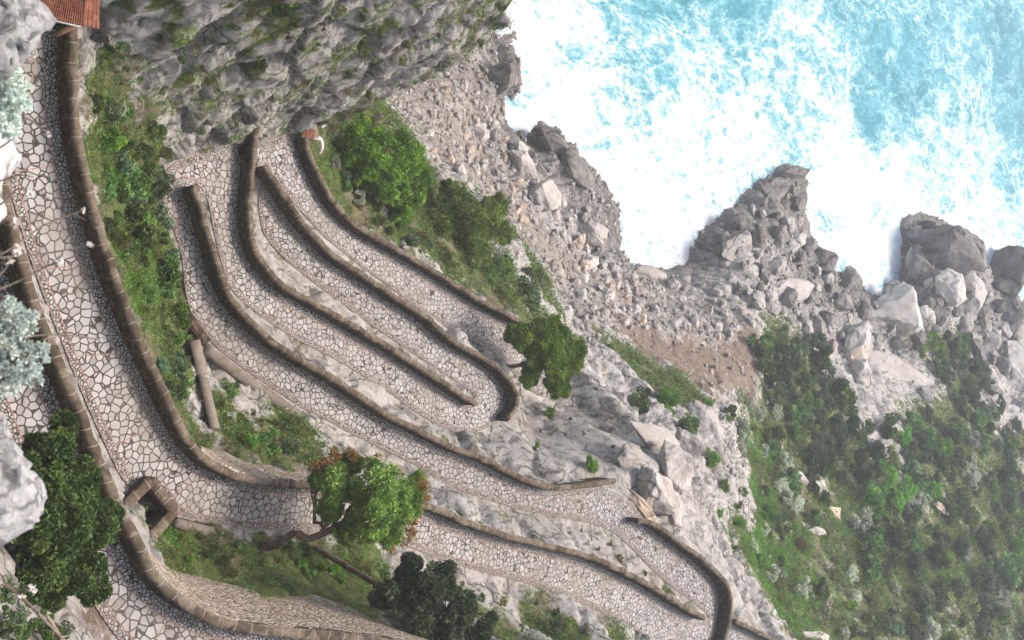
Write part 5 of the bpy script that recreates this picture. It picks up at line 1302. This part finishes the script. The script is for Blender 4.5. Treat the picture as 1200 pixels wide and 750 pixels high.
scatter([(-5,640),(20,690),(95,735),(110,750),(-5,750)], 9, 16, (13, 20), ['dark','holm','mid'], [3,2,1])

# ------------------------------------------------------------------ close to the lookout: pale rocks, artemisia, dry stems
def near_rock(c, r, seed, label, st=(1, 1, 1)):
    me = rock_mesh('pale_rock', seed, st, npts=40, mat='nearrock', sub=3, rough=.16, k=1.6)
    o = bpy.data.objects.new('pale_rock', me); C.objects.link(o); o.location = c; o.scale = (r, r, r); o.rotation_euler = (.3, .2, seed); tag(o, label, 'rock'); return o
near_rock(U(-52, 35, -4.1), .30, 91, 'blurred pale rock beside the silvery plant in the corner by the gatehouse', (.85, 1, 1))
near_rock(U(-62, 565, -4.1), .31, 92, 'blurred white-grey rock beside the dark tree at the frame edge', (1.1, 1, 1))
near_rock(U(-420, 260, -4.9), .75, 93, 'pale rock ledge carrying the silvery plants', (1.8, .6, .8))

def artemisia(base_px, tips, z, label, seed, n=30):
    rng = np.random.RandomState(seed); b = U(*base_px, z - .35); root = thing('artemisia_plant', label, 'plant', tuple(b)); O = np.array(root.location)
    VV, FF, RR, SV, SF, so_ = [], [], [], [], [], 0
    off = 0
    for k in range(n):
        tx, ty, rr = tips[rng.randint(len(tips))]
        e = U(tx + rng.uniform(-rr, rr), ty + rng.uniform(-rr, rr), z + rng.uniform(-.15, .12))
        p = limb_path(b + rng.normal(size=3) * .02, e, rng, .12, 12)
        a, f = tube(p, .002, None, None, sides=4, rad=np.linspace(.0032, .001, 12)); SV.append(a); SF.append(f + so_); so_ += len(a)
        for j in range(4, 12):
            ax = p[j] - p[j - 1]; ax /= np.linalg.norm(ax)
            m_ = 11; ang = rng.rand(m_) * 6.28; u = np.cross(ax, (0, 0, 1.)); u /= np.linalg.norm(u) + 1e-6; w = np.cross(ax, u)
            d = ax * .75 + (u * np.cos(ang)[:, None] + w * np.sin(ang)[:, None]) * .8; d /= np.linalg.norm(d, axis=1, keepdims=True)
            L = .021 * rng.uniform(.7, 1.3, (m_, 1)); s = np.cross(d, rng.normal(size=(m_, 3))); s /= np.linalg.norm(s, axis=1, keepdims=True); W = .0045
            c0 = p[j] + d * 0
            # each leaf is three narrow lobes
            for sp in (-.55, 0, .55):
                dd = d + s * sp; q = c0 + d * L * .35 if sp else c0
                V = np.stack((q, q + dd * L * .45 + np.cross(dd, s) * W, q + dd * L * (.95 if sp == 0 else .7), q + dd * L * .45 - np.cross(dd, s) * W), 1).reshape(-1, 3)
                VV.append(V); FF.append(np.arange(m_ * 4).reshape(m_, 4) + off); RR.append(np.repeat(rng.rand(m_), 4)); off += m_ * 4
    np_mesh('foliage', np.concatenate(VV) - O, np.concatenate(FF), M['artemisia'], root, attrs={'leafrnd': np.concatenate(RR)})
    np_mesh('stems', np.concatenate(SV) - O, np.concatenate(SF), M['twig'], root)
artemisia((-60, 130), [(15, 100, 12), (22, 130, 12), (8, 150, 12), (5, 75, 14), (20, 112, 14)], -3.9, 'silvery feathery plant hanging from the pale rock by the gatehouse', 31, 46)
artemisia((-70, 420), [(30, 375, 10), (42, 410, 10), (30, 435, 14), (12, 360, 10), (10, 455, 10), (15, 400, 20)], -3.9, 'silvery feathery plant above the white-grey rock near the dark tree', 32, 56)

def dry_stem(pts, z0, z1, label, r=.0016, heads=((-1, .007),), name='dried_flower', twigs=0, seed=0, group='dry stems and twigs near the lookout'):
    rng = np.random.RandomState(seed); n = len(pts)
    P = catmull(np.array([U(x, y, z0 + (z1 - z0) * i / (n - 1)) for i, (x, y) in enumerate(pts)]), n=6)
    root = thing(name, label, 'dry stem', tuple(P[0]), group)
    O = np.array(root.location)
    VV, FF, off = [], [], 0
    a, f = tube(P, r, None, None, sides=6, rad=np.linspace(r * 1.2, r * .6, len(P))); VV.append(a); FF.append(f); off = len(a)
    for _ in range(twigs):
        i = rng.randint(len(P) // 4, len(P) - 1); t = P[min(i + 1, len(P) - 1)] - P[i]; t /= np.linalg.norm(t) + 1e-9; d = t * .7 + rng.normal(size=3) * .6; d /= np.linalg.norm(d)
        q = limb_path(P[i], P[i] + d * rng.uniform(.02, .07), rng, .15, 5)
        a, f = tube(q, r, None, None, sides=5, rad=np.linspace(r * .6, r * .2, 5)); VV.append(a); FF.append(f + off); off += len(a)
    np_mesh('stem', np.concatenate(VV) - O, np.concatenate(FF), M['twig'], root, smooth=True)
    for i, hr in heads:
        bm = bmesh.new(); bmesh.ops.create_icosphere(bm, subdivisions=2, radius=hr)
        for v in bm.verts: v.co *= 1 + rng.choice([-.45, -.1, .75], p=[.4, .3, .3])
        me = bpy.data.meshes.new('seed_head'); bm.to_mesh(me); bm.free(); me.materials.append(M['seed'])
        o = bpy.data.objects.new('seed_head', me); C.objects.link(o); o.parent = root; o.location = P[i] - O
ST = [([(-60,305),(0,298),(50,265),(98,246)], 'thin dry stem with a small bud reaching over the highest lane', .0055, 1),
      ([(-60,310),(0,302),(60,296),(106,286)], 'straight dry stem with a pale oval tip at the highest parapet', .006, 0),
      ([(-50,405),(0,400),(60,392),(118,398)], 'long dry stem lying over the paving above the lower silvery plant', .0045, 0),
      ([(-40,190),(5,170),(28,140),(42,65)], 'upright dry stem with a round hollow head close to the pale corner rock', .006, 0),
      ([(-40,150),(0,140),(30,138),(57,158)], 'short curved dry stem with a pale bud beside the upper silvery plant', .006, 0),
      ([(-40,260),(0,240),(20,222),(32,226)], 'dry stem with a fuzzy round head by the upper road parapet', .008, 1),
      ([(-40,330),(0,320),(15,300),(20,292)], 'cluster stem with three fuzzy heads at the frame edge', .009, 2),
      ([(-40,260),(0,262),(12,250),(18,262)], 'short stem with a brown fuzzy head beside the cluster stem', .009, 2),
      ([(-30,350),(20,330),(55,312),(70,306)], 'dry stem with a translucent pale head over the cobbles', .009, 0),
      ([(-40,220),(0,212),(22,205),(38,208)], 'short bristly stem with several side twigs near the road edge', .004, 3)]
for i, (p, lab, hr, tw) in enumerate(ST):
    hd = [(-1, hr)] + ([(-5, hr * .8), (-9, hr * .8)] if 'three' in lab else [])
    dry_stem(p, -4.3, -4.0, lab, .0036, [(a_, b_ * 1.4) for a_, b_ in hd], twigs=tw + 2, seed=i)
dry_stem([(-60,672),(0,684),(25,700),(50,725),(90,765)], -4.6, -4.2, 'thick brown thorny twig with white buds below the dark tree', .0065, ((6, .013), (12, .012)), twigs=6, seed=21, name='thorny_twig')
dry_stem([(-60,640),(0,672),(10,690),(38,690)], -4.5, -4.2, 'twig ending in a fluffy white bud under the dark tree', .004, ((-1, .012),), twigs=2, seed=22, name='thorny_twig')
dry_stem([(55,722),(70,745),(75,770)], -4.3, -4.3, 'pale forked twig at the bottom frame edge', .005, (), twigs=4, seed=23, name='thorny_twig')

# the sea air between the lookout and the far slope
bm = bmesh.new(); bmesh.ops.create_cube(bm, size=1.0)
hz = bpy.data.meshes.new('haze'); bm.to_mesh(hz); bm.free(); hob = bpy.data.objects.new('haze', hz); C.objects.link(hob)
hob.location = (0, 460, (H + 4 - 8) / 2); hob.scale = (1900, 1040, H + 4 + 8)
hm = bpy.data.materials.new('sea_air'); hm.use_nodes = True; hn = hm.node_tree; hn.nodes.remove(hn.nodes['Principled BSDF'])
pv = hn.nodes.new('ShaderNodeVolumePrincipled'); pv.inputs['Density'].default_value = 0.00045; pv.inputs['Color'].default_value = (0.93, 0.96, 1.0, 1); pv.inputs['Anisotropy'].default_value = 0.1
hn.links.new(pv.outputs[0], hn.nodes['Material Output'].inputs['Volume']); hz.materials.append(hm); tag(hob, 'thin pale sea haze', None, None, 'stuff')
write_labels()
